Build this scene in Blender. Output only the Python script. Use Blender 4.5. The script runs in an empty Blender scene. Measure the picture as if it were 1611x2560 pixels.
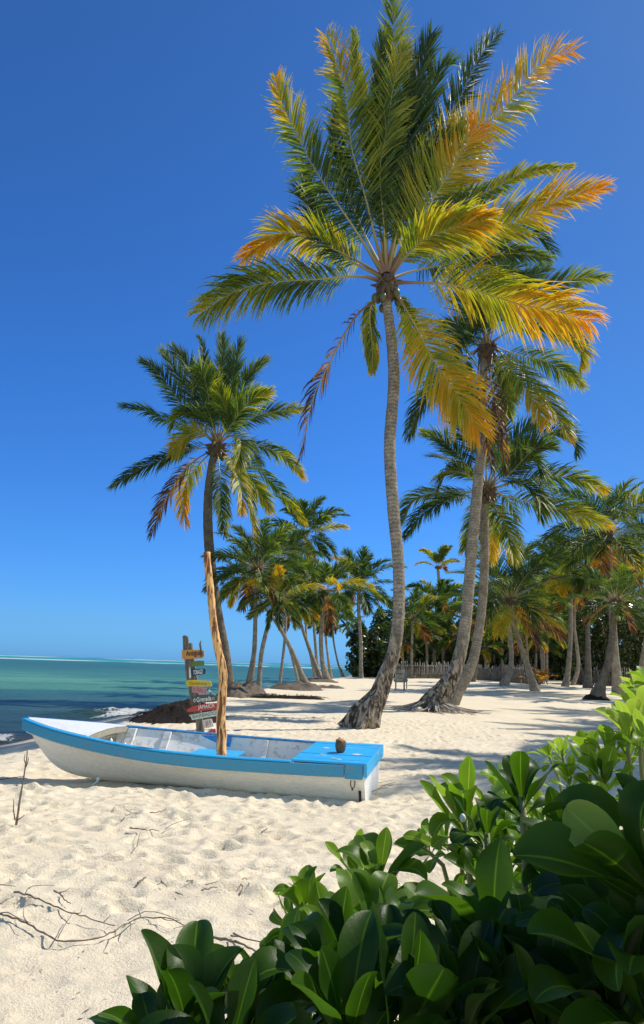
import bpy, math, random
import numpy as np
from math import radians, sin, cos, tan, pi, atan2, sqrt
from mathutils import Vector, Matrix
random.seed(7); RNG = np.random.default_rng(11)
S = bpy.context.scene
COL = S.collection
# ------------------------------------------------------------------ camera
F = 1750.; H = 1.65; PITCH = radians(12.3); ROLL = radians(1.82)
fw = np.array([0, cos(PITCH), sin(PITCH)]); r0 = np.array([1., 0, 0]); u0 = np.cross(r0, fw)
CR = r0*cos(ROLL)+u0*sin(ROLL); CU = u0*cos(ROLL)-r0*sin(ROLL)
EYE = np.array([0, 0, H])
cam = bpy.data.cameras.new('camera'); camo = bpy.data.objects.new('camera', cam); COL.objects.link(camo)
cam.sensor_fit = 'VERTICAL'; cam.sensor_height = 24; cam.lens = 24*F/2560; cam.clip_start = .05; cam.clip_end = 20000
M = Matrix(((CR[0], CU[0], -fw[0], 0), (CR[1], CU[1], -fw[1], 0), (CR[2], CU[2], -fw[2], H), (0, 0, 0, 1)))
camo.matrix_world = M; S.camera = camo
# ------------------------------------------------------------------ light
SAZ = np.array([.91, .42]); SAZ = SAZ/np.linalg.norm(SAZ); SEL = radians(50)
SUN = np.array([SAZ[0]*cos(SEL), SAZ[1]*cos(SEL), sin(SEL)])
w = bpy.data.worlds.new('World'); S.world = w; w.use_nodes = True
nt = w.node_tree; bg = nt.nodes['Background']; sky = nt.nodes.new('ShaderNodeTexSky')
sky.sky_type = 'NISHITA'; sky.sun_disc = False; sky.sun_elevation = SEL; sky.sun_rotation = atan2(SAZ[0], SAZ[1])
sky.air_density = 1.0; sky.dust_density = 0.3; sky.ozone_density = 3.0
hs = nt.nodes.new('ShaderNodeHueSaturation'); hs.inputs['Saturation'].default_value = 1.12
nt.links.new(sky.outputs[0], hs.inputs['Color'])
tcw = nt.nodes.new('ShaderNodeTexCoord'); sx = nt.nodes.new('ShaderNodeSeparateXYZ'); nt.links.new(tcw.outputs['Generated'], sx.inputs[0])
rw = nt.nodes.new('ShaderNodeValToRGB'); nt.links.new(sx.outputs[2], rw.inputs[0]); ew = rw.color_ramp.elements   # clean sea air: deeper blue low down
while len(ew) < 5: ew.new(.5)
for e_, (p_, c_) in zip(ew, [(0, (.112, .34, .90)), (.047, (.147, .345, .70)), (.16, (.165, .385, .70)), (.37, (.185, .41, .70)), (.74, (.225, .405, .605))]): e_.position = p_; e_.color = (*c_, 1)
mw = nt.nodes.new('ShaderNodeVectorMath'); mw.operation = 'MULTIPLY'; nt.links.new(hs.outputs[0], mw.inputs[0]); nt.links.new(rw.outputs[0], mw.inputs[1])
ms = nt.nodes.new('ShaderNodeVectorMath'); ms.operation = 'SCALE'; ms.inputs['Scale'].default_value = 2.52; nt.links.new(mw.outputs[0], ms.inputs[0])
rb = nt.nodes.new('ShaderNodeMapRange'); rb.inputs[1].default_value = .05; rb.inputs[2].default_value = -.45; nt.links.new(sx.outputs[1], rb.inputs[0])   # sky behind the viewer made brighter and warmer, added to lift the shade
rear_fill = nt.nodes.new('ShaderNodeVectorMath'); rear_fill.operation = 'MULTIPLY'; rear_fill.inputs[1].default_value = (2.9, 2.5, 2.05); nt.links.new(hs.outputs[0], rear_fill.inputs[0])
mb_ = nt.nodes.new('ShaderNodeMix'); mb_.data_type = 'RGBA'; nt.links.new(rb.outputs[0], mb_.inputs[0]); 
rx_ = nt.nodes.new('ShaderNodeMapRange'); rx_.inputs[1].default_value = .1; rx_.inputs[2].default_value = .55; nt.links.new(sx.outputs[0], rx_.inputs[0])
mx_ = nt.nodes.new('ShaderNodeMix'); mx_.data_type = 'RGBA'; mx_.blend_type = 'MULTIPLY'; nt.links.new(rx_.outputs[0], mx_.inputs[0]); nt.links.new(ms.outputs[0], mx_.inputs[6]); mx_.inputs[7].default_value = (1.12, .88, .74, 1); nt.links.new(mx_.outputs[2], mb_.inputs[6]); nt.links.new(rear_fill.outputs[0], mb_.inputs[7]); nt.links.new(mb_.outputs[2], bg.inputs[0]); bg.inputs[1].default_value = .085
sl = bpy.data.lights.new('sun', 'SUN'); so = bpy.data.objects.new('sun', sl); COL.objects.link(so)
sl.energy = 4.9; sl.angle = radians(.55); sl.color = (1, .945, .84)
so.rotation_euler = Vector(-SUN).to_track_quat('-Z', 'Y').to_euler()
S.view_settings.view_transform = 'Standard'; S.view_settings.look = 'None'; S.view_settings.exposure = .06; S.view_settings.gamma = 1

# ------------------------------------------------------------------ placing
def ray(px, py):
    d = fw*F+CR*(px-805.5)+CU*(1280-py); return d/d[1]
def atY(px, py, Y): return EYE+ray(px, py)*Y
def atZ(px, py, z):
    r = ray(px, py); return EYE+r*((z-H)/r[2])
SHY = [-60, 0, 10, 19, 26, 29, 34, 52, 72, 86, 120, 180, 400, 1000, 6000]
SHX = [-14, -9.5, -8.7, -8.3, -8.1, -7.3, -6.9, -5.6, -4.5, -2.4, 2.2, 10, 45, 160, 1300]
def sstep(a, b, x):
    t = np.clip((x-a)/(b-a), 0, 1); return t*t*(3-2*t)
def shore(x, y): return x-np.interp(y, SHY, SHX)
def zt(x, y):
    x = np.asarray(x, float); y = np.asarray(y, float)
    s = shore(x, y); wd = np.interp(y, [0, 12, 30, 80], [4.8, 4.6, 2.6, 4.])
    z = np.where(s > 0, -.6+.6*sstep(0, 1, s/wd*.93+.07)-.01, -.61+.12*s)
    z = np.maximum(z, -4)
    z = z+sstep(4, 25, s)*sstep(22, 80, y)*.4
    z = z-.20*np.exp(-(((x+3.5)/1.25)**2+((y-10.0)/.5)**2))-.14*np.exp(-(((x+4.0)/1.0)**2+((y-11.2)/1.0)**2))+.09*np.exp(-(((x+4.2)/1.5)**2+((y-9.35)/.25)**2))
    return z
def ground(px, py):
    r = ray(px, py); ys = np.concatenate([np.arange(1, 60, .02), np.arange(60, 400, .1)])
    P = EYE[None]+r[None]*ys[:, None]; h = P[:, 2]-zt(P[:, 0], P[:, 1])
    i = np.argmax(h < 0); return P[i] if h[i] < 0 else P[-1]

# ------------------------------------------------------------------ noise
_perm = np.random.default_rng(3).random((256, 256))
def vnoise(x, y):
    xi = np.floor(x).astype(int); yi = np.floor(y).astype(int); fx = x-xi; fy = y-yi
    fx = fx*fx*(3-2*fx); fy = fy*fy*(3-2*fy); a = xi & 255; b = yi & 255; c = (xi+1) & 255; d = (yi+1) & 255
    return (_perm[a, b]*(1-fx)+_perm[c, b]*fx)*(1-fy)+(_perm[a, d]*(1-fx)+_perm[c, d]*fx)*fy-.5
def fbm(x, y, o=4, g=.5):
    r = 0; a = 1; f = 1
    for k in range(o): r = r+a*vnoise(x*f+k*17.3, y*f-k*9.1); a *= g; f *= 2.03
    return r

# ------------------------------------------------------------------ mesh helpers
def link(o, parent=None):
    COL.objects.link(o)
    if parent is not None: o.parent = parent
    return o
def mk(name, V, Fc, mat, parent=None, attrs=None, smooth=True):
    V = np.asarray(V, dtype=np.float32).reshape(-1, 3); me = bpy.data.meshes.new(name)
    if isinstance(Fc, np.ndarray):
        k = Fc.shape[1]; n = len(Fc)
        me.vertices.add(len(V)); me.vertices.foreach_set('co', V.ravel())
        me.loops.add(n*k); me.loops.foreach_set('vertex_index', Fc.astype(np.int32).ravel())
        me.polygons.add(n); me.polygons.foreach_set('loop_start', np.arange(0, n*k, k, dtype=np.int32))
        me.polygons.foreach_set('loop_total', np.full(n, k, dtype=np.int32)); me.update(calc_edges=True)
    else:
        me.from_pydata([tuple(map(float, v)) for v in V], [], [tuple(int(i) for i in f) for f in Fc])
    if attrs:
        for an, av in attrs.items():
            at = me.attributes.new(an, 'FLOAT', 'POINT'); at.data.foreach_set('value', np.asarray(av, dtype=np.float32))
    if smooth: me.polygons.foreach_set('use_smooth', np.ones(len(me.polygons), dtype=bool))
    me.materials.append(mat); me.validate(verbose=False); me.update()
    return link(bpy.data.objects.new(name, me), parent)
def tag(o, label=None, cat=None, group=None, kind=None):
    if label: o['label'] = label
    if cat: o['category'] = cat
    if group: o['group'] = group
    if kind: o['kind'] = kind
    return o
def empty(name, loc, label, cat, group=None):
    o = bpy.data.objects.new(name, None); o.empty_display_size = .2; COL.objects.link(o)
    o.location = tuple(float(v) for v in loc); return tag(o, label, cat, group)
class MB:
    def __init__(s, org=(0, 0, 0)): s.V = []; s.F = []; s.n = 0; s.A = []; s.org = np.array(org, float)
    def add(s, V, Fc, a=0.):
        V = np.asarray(V, float).reshape(-1, 3); s.V.append(V-s.org); s.F += [tuple(i+s.n for i in f) for f in Fc]
        s.A.append(np.full(len(V), a) if np.isscalar(a) else np.asarray(a)); s.n += len(V)
    def tube(s, P, R, k=8, cap=True, a=0., jit=0.):
        P = np.asarray(P, float); n = len(P); R = np.full(n, R) if np.isscalar(R) else np.asarray(R, float)
        T = np.gradient(P, axis=0); T /= np.linalg.norm(T, axis=1)[:, None]+1e-9
        ref = np.array([0, 1., 0]) if abs(T[0][1]) < .8 else np.array([1., 0, 0])
        V = []
        for i in range(n):
            A = np.cross(T[i], ref); A /= np.linalg.norm(A)+1e-9; B = np.cross(T[i], A)
            for j in range(k):
                r = R[i]*(1+jit*(random.random()-.5)); th = 2*pi*j/k; V.append(P[i]+A*cos(th)*r+B*sin(th)*r)
        Fc = [(i*k+j, i*k+(j+1) % k, (i+1)*k+(j+1) % k, (i+1)*k+j) for i in range(n-1) for j in range(k)]
        if cap: Fc += [tuple(range(k))[::-1], tuple((n-1)*k+j for j in range(k))]
        s.add(V, Fc, a)
    def box8(s, c, a=0.):   # 8 corners: bottom 4 then top 4
        s.add(c, [(3, 2, 1, 0), (4, 5, 6, 7), (0, 1, 5, 4), (1, 2, 6, 5), (2, 3, 7, 6), (3, 0, 4, 7)], a)
    def box(s, c, sx, sy, sz, ax=None, a=0.):
        ax = np.eye(3) if ax is None else ax; c = np.array(c, float)
        L = [(-1, -1, -1), (1, -1, -1), (1, 1, -1), (-1, 1, -1), (-1, -1, 1), (1, -1, 1), (1, 1, 1), (-1, 1, 1)]
        s.box8([c+ax[0]*l[0]*sx/2+ax[1]*l[1]*sy/2+ax[2]*l[2]*sz/2 for l in L], a)
    def build(s, name, mat, parent=None, smooth=False, bevel=0, an=None):
        o = mk(name, np.concatenate(s.V), s.F, mat, parent, {an: np.concatenate(s.A)} if an else None, smooth)
        if bevel:
            m = o.modifiers.new('b', 'BEVEL'); m.width = bevel; m.segments = 2; m.limit_method = 'ANGLE'
        return o
def cr(P, n):
    P = np.asarray(P, float); m = len(P); Q = np.vstack([2*P[0]-P[1], P, 2*P[-1]-P[-2]])
    L = np.r_[0, np.cumsum(np.linalg.norm(np.diff(P[:, :3], axis=0), axis=1))]; L /= L[-1]
    out = []
    for t in np.linspace(0, 1, n):
        i = min(max(np.searchsorted(L, t, 'right')-1, 0), m-2); u = (t-L[i])/(L[i+1]-L[i]+1e-9)
        a, b, c, d = Q[i], Q[i+1], Q[i+2], Q[i+3]
        out.append(.5*((2*b)+(-a+c)*u+(2*a-5*b+4*c-d)*u*u+(-a+3*b-3*c+d)*u**3))
    return np.array(out)

# ------------------------------------------------------------------ materials
def mat(name):
    m = bpy.data.materials.new(name); m.use_nodes = True; nt = m.node_tree
    return m, nt, nt.nodes['Principled BSDF'], nt.nodes['Material Output']
def N(nt, t, **kw):
    n = nt.nodes.new(t)
    for k, v in kw.items():
        if k in n.inputs: n.inputs[k].default_value = v
        else: setattr(n, k, v)
    return n
def ramp(nt, stops, src=None, interp='LINEAR'):
    r = nt.nodes.new('ShaderNodeValToRGB'); e = r.color_ramp.elements; r.color_ramp.interpolation = interp
    while len(e) < len(stops): e.new(.5)
    for i, (p, c) in enumerate(stops): e[i].position = p; e[i].color = (*c, 1) if len(c) == 3 else c
    if src is not None: nt.links.new(src, r.inputs[0])
    return r
def noise(nt, scale, detail=5, rough=.55, vec=None, dist=0.):
    n = N(nt, 'ShaderNodeTexNoise', Scale=scale, Detail=detail, Roughness=rough, Distortion=dist)
    if vec is not None: nt.links.new(vec, n.inputs['Vector'])
    return n
def coords(nt, scale=(1, 1, 1), which='Object', rot=(0, 0, 0)):
    tc = nt.nodes.new('ShaderNodeTexCoord'); mp = nt.nodes.new('ShaderNodeMapping')
    mp.inputs['Scale'].default_value = scale; mp.inputs['Rotation'].default_value = rot
    nt.links.new(tc.outputs[which], mp.inputs[0]); return mp.outputs[0]
def mixc(nt, f, a, b, mode='MIX'):
    m = nt.nodes.new('ShaderNodeMix'); m.data_type = 'RGBA'; m.blend_type = mode
    for i, v in ((0, f), (6, a), (7, b)):
        if hasattr(v, 'is_output'): nt.links.new(v, m.inputs[i])
        else: m.inputs[i].default_value = v if i == 0 else (*v, 1)
    return m.outputs[2]
def bump(nt, b, h, strength=.4, dist=.02):
    n = N(nt, 'ShaderNodeBump', Strength=strength, Distance=dist); nt.links.new(h, n.inputs['Height']); nt.links.new(n.outputs[0], b.inputs['Normal']); return n
def geo_pos(nt): return nt.nodes.new('ShaderNodeNewGeometry').outputs['Position']

def painted(name, col, dirt=(.35, .30, .24), amt=.55, scale=4, rough=.45, bumps=.25, stretch=(1, 1, 1), lo=.5, hi=.72):
    m, nt, b, o = mat(name); v = coords(nt, stretch); n1 = noise(nt, scale, 8, .65, v); n2 = noise(nt, scale*9, 4, .6, v)
    f = ramp(nt, [(lo, (0, 0, 0)), (hi, (1, 1, 1))], n1.outputs[0])
    mm = N(nt, 'ShaderNodeMath', operation='MULTIPLY'); nt.links.new(f.outputs[0], mm.inputs[0]); mm.inputs[1].default_value = amt
    c = mixc(nt, mm.outputs[0], col, dirt); g = ramp(nt, [(.3, (.82, .82, .82)), (.7, (1.05, 1.05, 1.05))], n2.outputs[0])
    c = mixc(nt, .8, c, g.outputs[0], 'MULTIPLY'); nt.links.new(c, b.inputs['Base Color']); b.inputs['Roughness'].default_value = rough
    bump(nt, b, n2.outputs[0], bumps, .01); return m
M_WHITE = painted('white_boat_paint', (.93, .88, .79), (.50, .43, .34), .40, 2.6, .5, stretch=(.5, 1, 2.2), lo=.54, hi=.8)
M_WHITEIN = painted('peeling_white_paint', (.84, .82, .77), (.45, .42, .36), .6, 8, .6, .8, lo=.54, hi=.62)
M_DECKW = painted('bright_white_deck', (.82, .82, .80), (.55, .53, .48), .4, 3, .4, .15)
M_BLUE = painted('blue_rail_paint', (.04, .30, .50), (.22, .24, .22), .75, 7, .45, .4, (.4, 1, 1.4), .60, .66)
M_BLUE2 = painted('bright_blue_paint', (.03, .42, .80), (.34, .52, .62), .75, 9, .4, .3, (.4, 1, 1), .61, .64)
M_BLUE3 = painted('worn_blue_paint', (.02, .26, .62), (.01, .10, .30), .8, 9, .45, .8, lo=.5, hi=.58)
M_CHIP = painted('chipped_white_spots', (.75, .78, .78), (.4, .5, .6), .5, 20)
M_DARK = painted('dark_gap', (.015, .013, .012), (.03, .03, .03), .3, 10, .8)
M_RAWBOAT = painted('bare_boat_timber', (.36, .32, .24), (.2, .17, .12), .7, 6, .7, .6)

def bark_mat(name, light, dark, ringf=26., fine=1., hero=False):
    m, nt, b, o = mat(name)
    at = N(nt, 'ShaderNodeAttribute', attribute_name='along'); p = geo_pos(nt)
    n0 = noise(nt, 3.2, 5, .6, p); n1 = noise(nt, 14*fine, 5, .7, p)
    a = N(nt, 'ShaderNodeMath', operation='MULTIPLY_ADD'); nt.links.new(n1.outputs[0], a.inputs[0]); a.inputs[1].default_value = .30; nt.links.new(at.outputs['Fac'], a.inputs[2])
    s_ = N(nt, 'ShaderNodeMath', operation='MULTIPLY'); nt.links.new(a.outputs[0], s_.inputs[0]); s_.inputs[1].default_value = ringf
    sn = N(nt, 'ShaderNodeMath', operation='SINE'); nt.links.new(s_.outputs[0], sn.inputs[0])
    r1 = ramp(nt, [(.0, (0, 0, 0)), (.55, (.75,)*3), (1, (1,)*3)]); mr = N(nt, 'ShaderNodeMapRange'); mr.inputs[1].default_value = -1; nt.links.new(sn.outputs[0], mr.inputs[0]); nt.links.new(mr.outputs[0], r1.inputs[0])
    f = mixc(nt, .68, r1.outputs[0], ramp(nt, [(.32, (0, 0, 0)), (.68, (1, 1, 1))], n1.outputs[0]).outputs[0])
    c = mixc(nt, f, dark, light)
    if hero:
        n5 = noise(nt, 1., 8, .72, coords(nt, (6, 6, 2.2)), 1.4); fr_ = ramp(nt, [(.42, (0,)*3), (.53, (1,)*3)], n5.outputs[0]); c2 = mixc(nt, fr_.outputs[0], (.055, .04, .03), (.43, .36, .28))
        mk_ = N(nt, 'ShaderNodeMapRange'); mk_.inputs[1].default_value = 1.8; mk_.inputs[2].default_value = 4.2; nt.links.new(a.outputs[0], mk_.inputs[0]); c = mixc(nt, mk_.outputs[0], c2, c); f = mixc(nt, mk_.outputs[0], fr_.outputs[0], f)
    c = mixc(nt, .75, c, ramp(nt, [(.35, (.55, .5, .45)), (.65, (1.15, 1.15, 1.15))], n0.outputs[0]).outputs[0], 'MULTIPLY')
    nt.links.new(c, b.inputs['Base Color']); b.inputs['Roughness'].default_value = .85; b.inputs['Specular IOR Level'].default_value = .25
    bump(nt, b, f, .9, .05); return m
M_BARK = bark_mat('palm_bark', (.46, .41, .335), (.22, .185, .145), 52.)
M_BARKH = bark_mat('palm_bark_rough_foot', (.50, .45, .37), (.24, .205, .165), 52., 1., True)
M_BARK2 = bark_mat('palm_bark_brown', (.28, .24, .19), (.12, .10, .08), 52.)
M_BARKR = bark_mat('rough_root_bark', (.38, .34, .28), (.06, .05, .04), 3., .6)

def leaf_mat(name, stops, trans=.38, rough=.38, spec=.5, attr='tint', nz=0.):
    m, nt, b, o = mat(name); at = N(nt, 'ShaderNodeAttribute', attribute_name=attr)
    src = at.outputs['Fac']
    if nz:
        n = noise(nt, 9, 3, .6, geo_pos(nt)); a = N(nt, 'ShaderNodeMath', operation='MULTIPLY_ADD'); nt.links.new(n.outputs[0], a.inputs[0]); a.inputs[1].default_value = nz
        s_ = N(nt, 'ShaderNodeMath', operation='SUBTRACT'); nt.links.new(src, s_.inputs[0]); s_.inputs[1].default_value = nz/2; nt.links.new(s_.outputs[0], a.inputs[2]); src = a.outputs[0]
    r = ramp(nt, stops, src); nt.links.new(r.outputs[0], b.inputs['Base Color'])
    b.inputs['Roughness'].default_value = rough; b.inputs['Specular IOR Level'].default_value = spec
    t = nt.nodes.new('ShaderNodeBsdfTranslucent'); g = mixc(nt, 1., r.outputs[0], (1.7, 1.75, .75), 'MULTIPLY'); nt.links.new(g, t.inputs[0])
    mx = nt.nodes.new('ShaderNodeMixShader'); mx.inputs[0].default_value = trans
    nt.links.new(b.outputs[0], mx.inputs[1]); nt.links.new(t.outputs[0], mx.inputs[2]); nt.links.new(mx.outputs[0], o.inputs[0]); return m
PALM_STOPS = [(0, (.024, .052, .020)), (.25, (.078, .135, .028)), (.42, (.27, .31, .025)), (.60, (.46, .34, .022)), (.78, (.68, .33, .01)), (.87, (.42, .19, .05)), (.93, (.16, .075, .045)), (1, (.09, .045, .035))]
M_FROND = leaf_mat('palm_frond', PALM_STOPS, .40, .50, .38, nz=.16)
M_RIB = leaf_mat('palm_midrib', [(0, (.16, .19, .05)), (.45, (.42, .36, .12)), (.8, (.25, .14, .07)), (1, (.12, .07, .05))], .0, .5, .4)
M_FIBRE = painted('palm_fibre', (.13, .09, .06), (.05, .035, .025), .8, 14, .9, .9)
M_NUT = painted('coconut_husk', (.10, .12, .04), (.10, .06, .03), .6, 6, .45)

def sand_mat():
    m, nt, b, o = mat('beach_sand'); p = geo_pos(nt)
    n1 = noise(nt, .9, 6, .6, p); n2 = noise(nt, 60, 4, .7, p); n3 = noise(nt, 11, 7, .66, p)
    c = mixc(nt, ramp(nt, [(.35, (0, 0, 0)), (.7, (1, 1, 1))], n1.outputs[0]).outputs[0], (.79, .68, .50), (.72, .605, .435))
    c = mixc(nt, .55, c, ramp(nt, [(.3, (.8, .78, .74)), (.6, (1.06, 1.06, 1.06))], n2.outputs[0]).outputs[0], 'MULTIPLY')
    sp = noise(nt, 23, 3, .5, p); cs = ramp(nt, [(.70, (0, 0, 0)), (.74, (1, 1, 1))], sp.outputs[0]); c = mixc(nt, cs.outputs[0], c, (.30, .23, .16))
    at = N(nt, 'ShaderNodeAttribute', attribute_name='wet'); wr = ramp(nt, [(0, (0,)*3), (1, (1,)*3)], at.outputs['Fac'])
    c = mixc(nt, wr.outputs[0], c, (.25, .20, .165)); nt.links.new(c, b.inputs['Base Color'])
    rr = N(nt, 'ShaderNodeMapRange'); nt.links.new(wr.outputs[0], rr.inputs[0]); rr.inputs[3].default_value = .9; rr.inputs[4].default_value = .35; nt.links.new(rr.outputs[0], b.inputs['Roughness'])
    b.inputs['Specular IOR Level'].default_value = .2
    h = N(nt, 'ShaderNodeMath', operation='MULTIPLY_ADD'); nt.links.new(n3.outputs[0], h.inputs[0]); h.inputs[1].default_value = 1.4; nt.links.new(n2.outputs[0], h.inputs[2])
    bump(nt, b, h.outputs[0], .6, .03); return m
M_SAND = sand_mat()

def water_mat():
    m, nt, b, o = mat('sea_water'); p = geo_pos(nt)
    at = N(nt, 'ShaderNodeAttribute', attribute_name='band'); v1 = coords(nt, (.05, .16, 1)); n1 = noise(nt, 1., 5, .6, v1)
    a = N(nt, 'ShaderNodeMath', operation='MULTIPLY_ADD'); nt.links.new(n1.outputs[0], a.inputs[0]); a.inputs[1].default_value = .12
    s_ = N(nt, 'ShaderNodeMath', operation='SUBTRACT'); nt.links.new(at.outputs['Fac'], s_.inputs[0]); s_.inputs[1].default_value = .06; nt.links.new(s_.outputs[0], a.inputs[2])
    L = lambda d: math.log10(d)/4
    r = ramp(nt, [(L(14), (.20, .19, .155)), (L(19), (.05, .075, .09)), (L(24), (.05, .085, .08)), (L(28), (.045, .10, .095)), (L(31), (.07, .15, .13)), (L(34), (.035, .105, .11)), (L(38), (.07, .18, .15)),
                  (L(43), (.04, .14, .13)), (L(50), (.10, .29, .17)), (L(72), (.14, .37, .21)), (L(105), (.06, .21, .14)), (L(190), (.035, .13, .105)), (L(420), (.035, .15, .12)), (L(520), (.04, .34, .30)), (L(1400), (.008, .22, .22)), (L(4000), (.006, .10, .14))], a.outputs[0])
    c = r.outputs[0]
    # dark seagrass patches
    v2 = coords(nt, (.035, .11, 1)); n2 = noise(nt, 1.3, 6, .65, v2); c = mixc(nt, ramp(nt, [(.50, (0,)*3), (.60, (.4,)*3)], n2.outputs[0]).outputs[0], c, (.03, .10, .10))
    # foam
    fo = N(nt, 'ShaderNodeAttribute', attribute_name='foam'); n3 = noise(nt, 4.5, 10, .8, coords(nt, (1, .55, 1)), .8)
    ff = N(nt, 'ShaderNodeMath', operation='ADD'); nt.links.new(n3.outputs[0], ff.inputs[0]); nt.links.new(fo.outputs['Fac'], ff.inputs[1])
    fr = ramp(nt, [(.86, (0,)*3), (.93, (1,)*3)], None); mr = N(nt, 'ShaderNodeMapRange'); mr.inputs[1].default_value = 0; mr.inputs[2].default_value = 1.1; nt.links.new(ff.outputs[0], mr.inputs[0]); nt.links.new(mr.outputs[0], fr.inputs[0])
    # distant breakers
    br = N(nt, 'ShaderNodeAttribute', attribute_name='reef'); v4 = coords(nt, (.03, .004, 1)); n4 = noise(nt, 1., 5, .7, v4)
    f4 = N(nt, 'ShaderNodeMath', operation='MULTIPLY'); nt.links.new(ramp(nt, [(.42, (0,)*3), (.52, (1,)*3)], n4.outputs[0]).outputs[0], f4.inputs[0]); nt.links.new(br.outputs['Fac'], f4.inputs[1])
    fm = N(nt, 'ShaderNodeMath', operation='MAXIMUM'); nt.links.new(fr.outputs[0], fm.inputs[0]); nt.links.new(f4.outputs[0], fm.inputs[1])
    c = mixc(nt, fm.outputs[0], c, (.80, .80, .78)); nt.links.new(c, b.inputs['Base Color'])
    rr = N(nt, 'ShaderNodeMapRange'); nt.links.new(fm.outputs[0], rr.inputs[0]); rr.inputs[3].default_value = .3; rr.inputs[4].default_value = .8; nt.links.new(rr.outputs[0], b.inputs['Roughness'])
    b.inputs['IOR'].default_value = 1.33; b.inputs['Specular IOR Level'].default_value = .10
    vb = coords(nt, (.9, 2.2, 1)); nb = noise(nt, 1.6, 9, .72, vb, .5); bump(nt, b, nb.outputs[0], 1., .42); return m
M_SEA = water_mat()
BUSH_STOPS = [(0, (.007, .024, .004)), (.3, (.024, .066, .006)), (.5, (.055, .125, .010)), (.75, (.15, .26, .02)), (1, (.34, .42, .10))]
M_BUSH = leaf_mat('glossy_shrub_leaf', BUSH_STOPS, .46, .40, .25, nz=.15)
_nt = M_BUSH.node_tree; _b = _nt.nodes['Principled BSDF']; _src = _b.inputs['Base Color'].links[0].from_socket
_n = noise(_nt, 70, 4, .7, geo_pos(_nt)); _n2 = noise(_nt, 16, 5, .7, geo_pos(_nt)); _c = mixc(_nt, ramp(_nt, [(.70, (0,)*3), (.73, (1,)*3)], _n.outputs[0]).outputs[0], _src, (.20, .13, .05)); _c = mixc(_nt, .5, _c, ramp(_nt, [(.35, (.7, .75, .6)), (.65, (1.2, 1.15, 1.2))], _n2.outputs[0]).outputs[0], 'MULTIPLY'); _nt.links.new(_c, _b.inputs['Base Color']); bump(_nt, _b, _n2.outputs[0], .25, .006)
M_STEM = painted('green_stem', (.20, .22, .08), (.16, .13, .08), .6, 12, .6)
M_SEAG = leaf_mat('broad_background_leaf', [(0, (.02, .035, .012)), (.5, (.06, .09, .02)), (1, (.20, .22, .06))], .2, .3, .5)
M_TWIG = painted('dry_twig', (.20, .155, .11), (.09, .07, .05), .7, 20, .8)
def wood(name, c1, c2, sc=(30, 30, 3), lo=.42, hi=.58, rough=.7, b_=.6):
    m, nt, b, o = mat(name); n = noise(nt, 1., 6, .6, coords(nt, sc), .5); c = mixc(nt, ramp(nt, [(lo, (0,)*3), (hi, (1,)*3)], n.outputs[0]).outputs[0], c1, c2)
    nt.links.new(c, b.inputs['Base Color']); b.inputs['Roughness'].default_value = rough; bump(nt, b, n.outputs[0], b_, .01); return m
M_POLE = wood('peeled_pole', (.82, .47, .17), (.19, .06, .018), (26, 26, 3.), .47, .55)
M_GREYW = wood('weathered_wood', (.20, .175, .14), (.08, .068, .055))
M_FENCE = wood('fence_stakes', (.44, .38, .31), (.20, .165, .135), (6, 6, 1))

# ------------------------------------------------------------------ sand
def grow(a, b, step, r): # geometric steps a->b
    out = [a]; s = step; sg = 1 if b > a else -1
    while (out[-1]-b)*sg < 0: s *= r; out.append(out[-1]+sg*s)
    return out[1:]
xs = np.array(sorted(grow(-6.5, -16, .035, 1.03)+grow(-16, -4000, 1.2, 1.35)+list(np.arange(-6.5, 5, .032))+grow(5, 16, .032, 1.03)+grow(16, 4000, .5, 1.2)))
ys = np.array(sorted(grow(2.6, -60, .03, 1.2)+list(np.arange(2.6, 13, .026))+grow(13, 45, .026, 1.012)+grow(45, 5000, .5, 1.12)))
X, Y = np.meshgrid(xs, ys)
Z = zt(X, Y); inl = sstep(1.0, 3.5, shore(X, Y))
near = sstep(60, 10, Y)
Z += inl*(.08*fbm(X*.35, Y*.35, 3)+.022*fbm(X*1.7, Y*1.9, 3)*(.3+.7*near)-.030*np.abs(fbm(X*3.6+3, Y*4.2, 4))*near+.012*fbm(X*11, Y*12, 2)*near)
# wind-drawn diagonal streaks in the foreground
u_ = X*.80+Y*.60; v_ = -X*.60+Y*.80
fg = sstep(9, 5, Y)*sstep(-6, -3, -np.abs(X))
Z += inl*fg*.030*fbm(u_*.7, v_*4.2, 3)
# footprints
for k in range(3600):
    cx = random.uniform(-6.4, 5.5); cy = random.uniform(3., 24) if k % 4 else random.uniform(5.5, 10.5)
    if shore(cx, cy) < 2.5: continue
    dens = .45 if cy < 5.2 else 1
    if random.random() > dens: continue
    L_ = random.uniform(.05, .16); W_ = L_*random.uniform(.45, .8); th = random.uniform(-.4, 1.3); dp = random.uniform(.010, .034)*(1 if cy > 5.2 else .7)
    i0, i1 = np.searchsorted(ys, [cy-.42, cy+.42]); j0, j1 = np.searchsorted(xs, [cx-.42, cx+.42])
    if i1 <= i0 or j1 <= j0: continue
    dx = X[i0:i1, j0:j1]-cx; dy = Y[i0:i1, j0:j1]-cy; a = (dx*cos(th)+dy*sin(th))/L_; b_ = (-dx*sin(th)+dy*cos(th))/W_; r2 = a*a+b_*b_
    Z[i0:i1, j0:j1] += -dp*np.exp(-r2*r2*.6)+dp*.55*np.exp(-(np.sqrt(r2)-1.45)**2*5)
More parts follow.
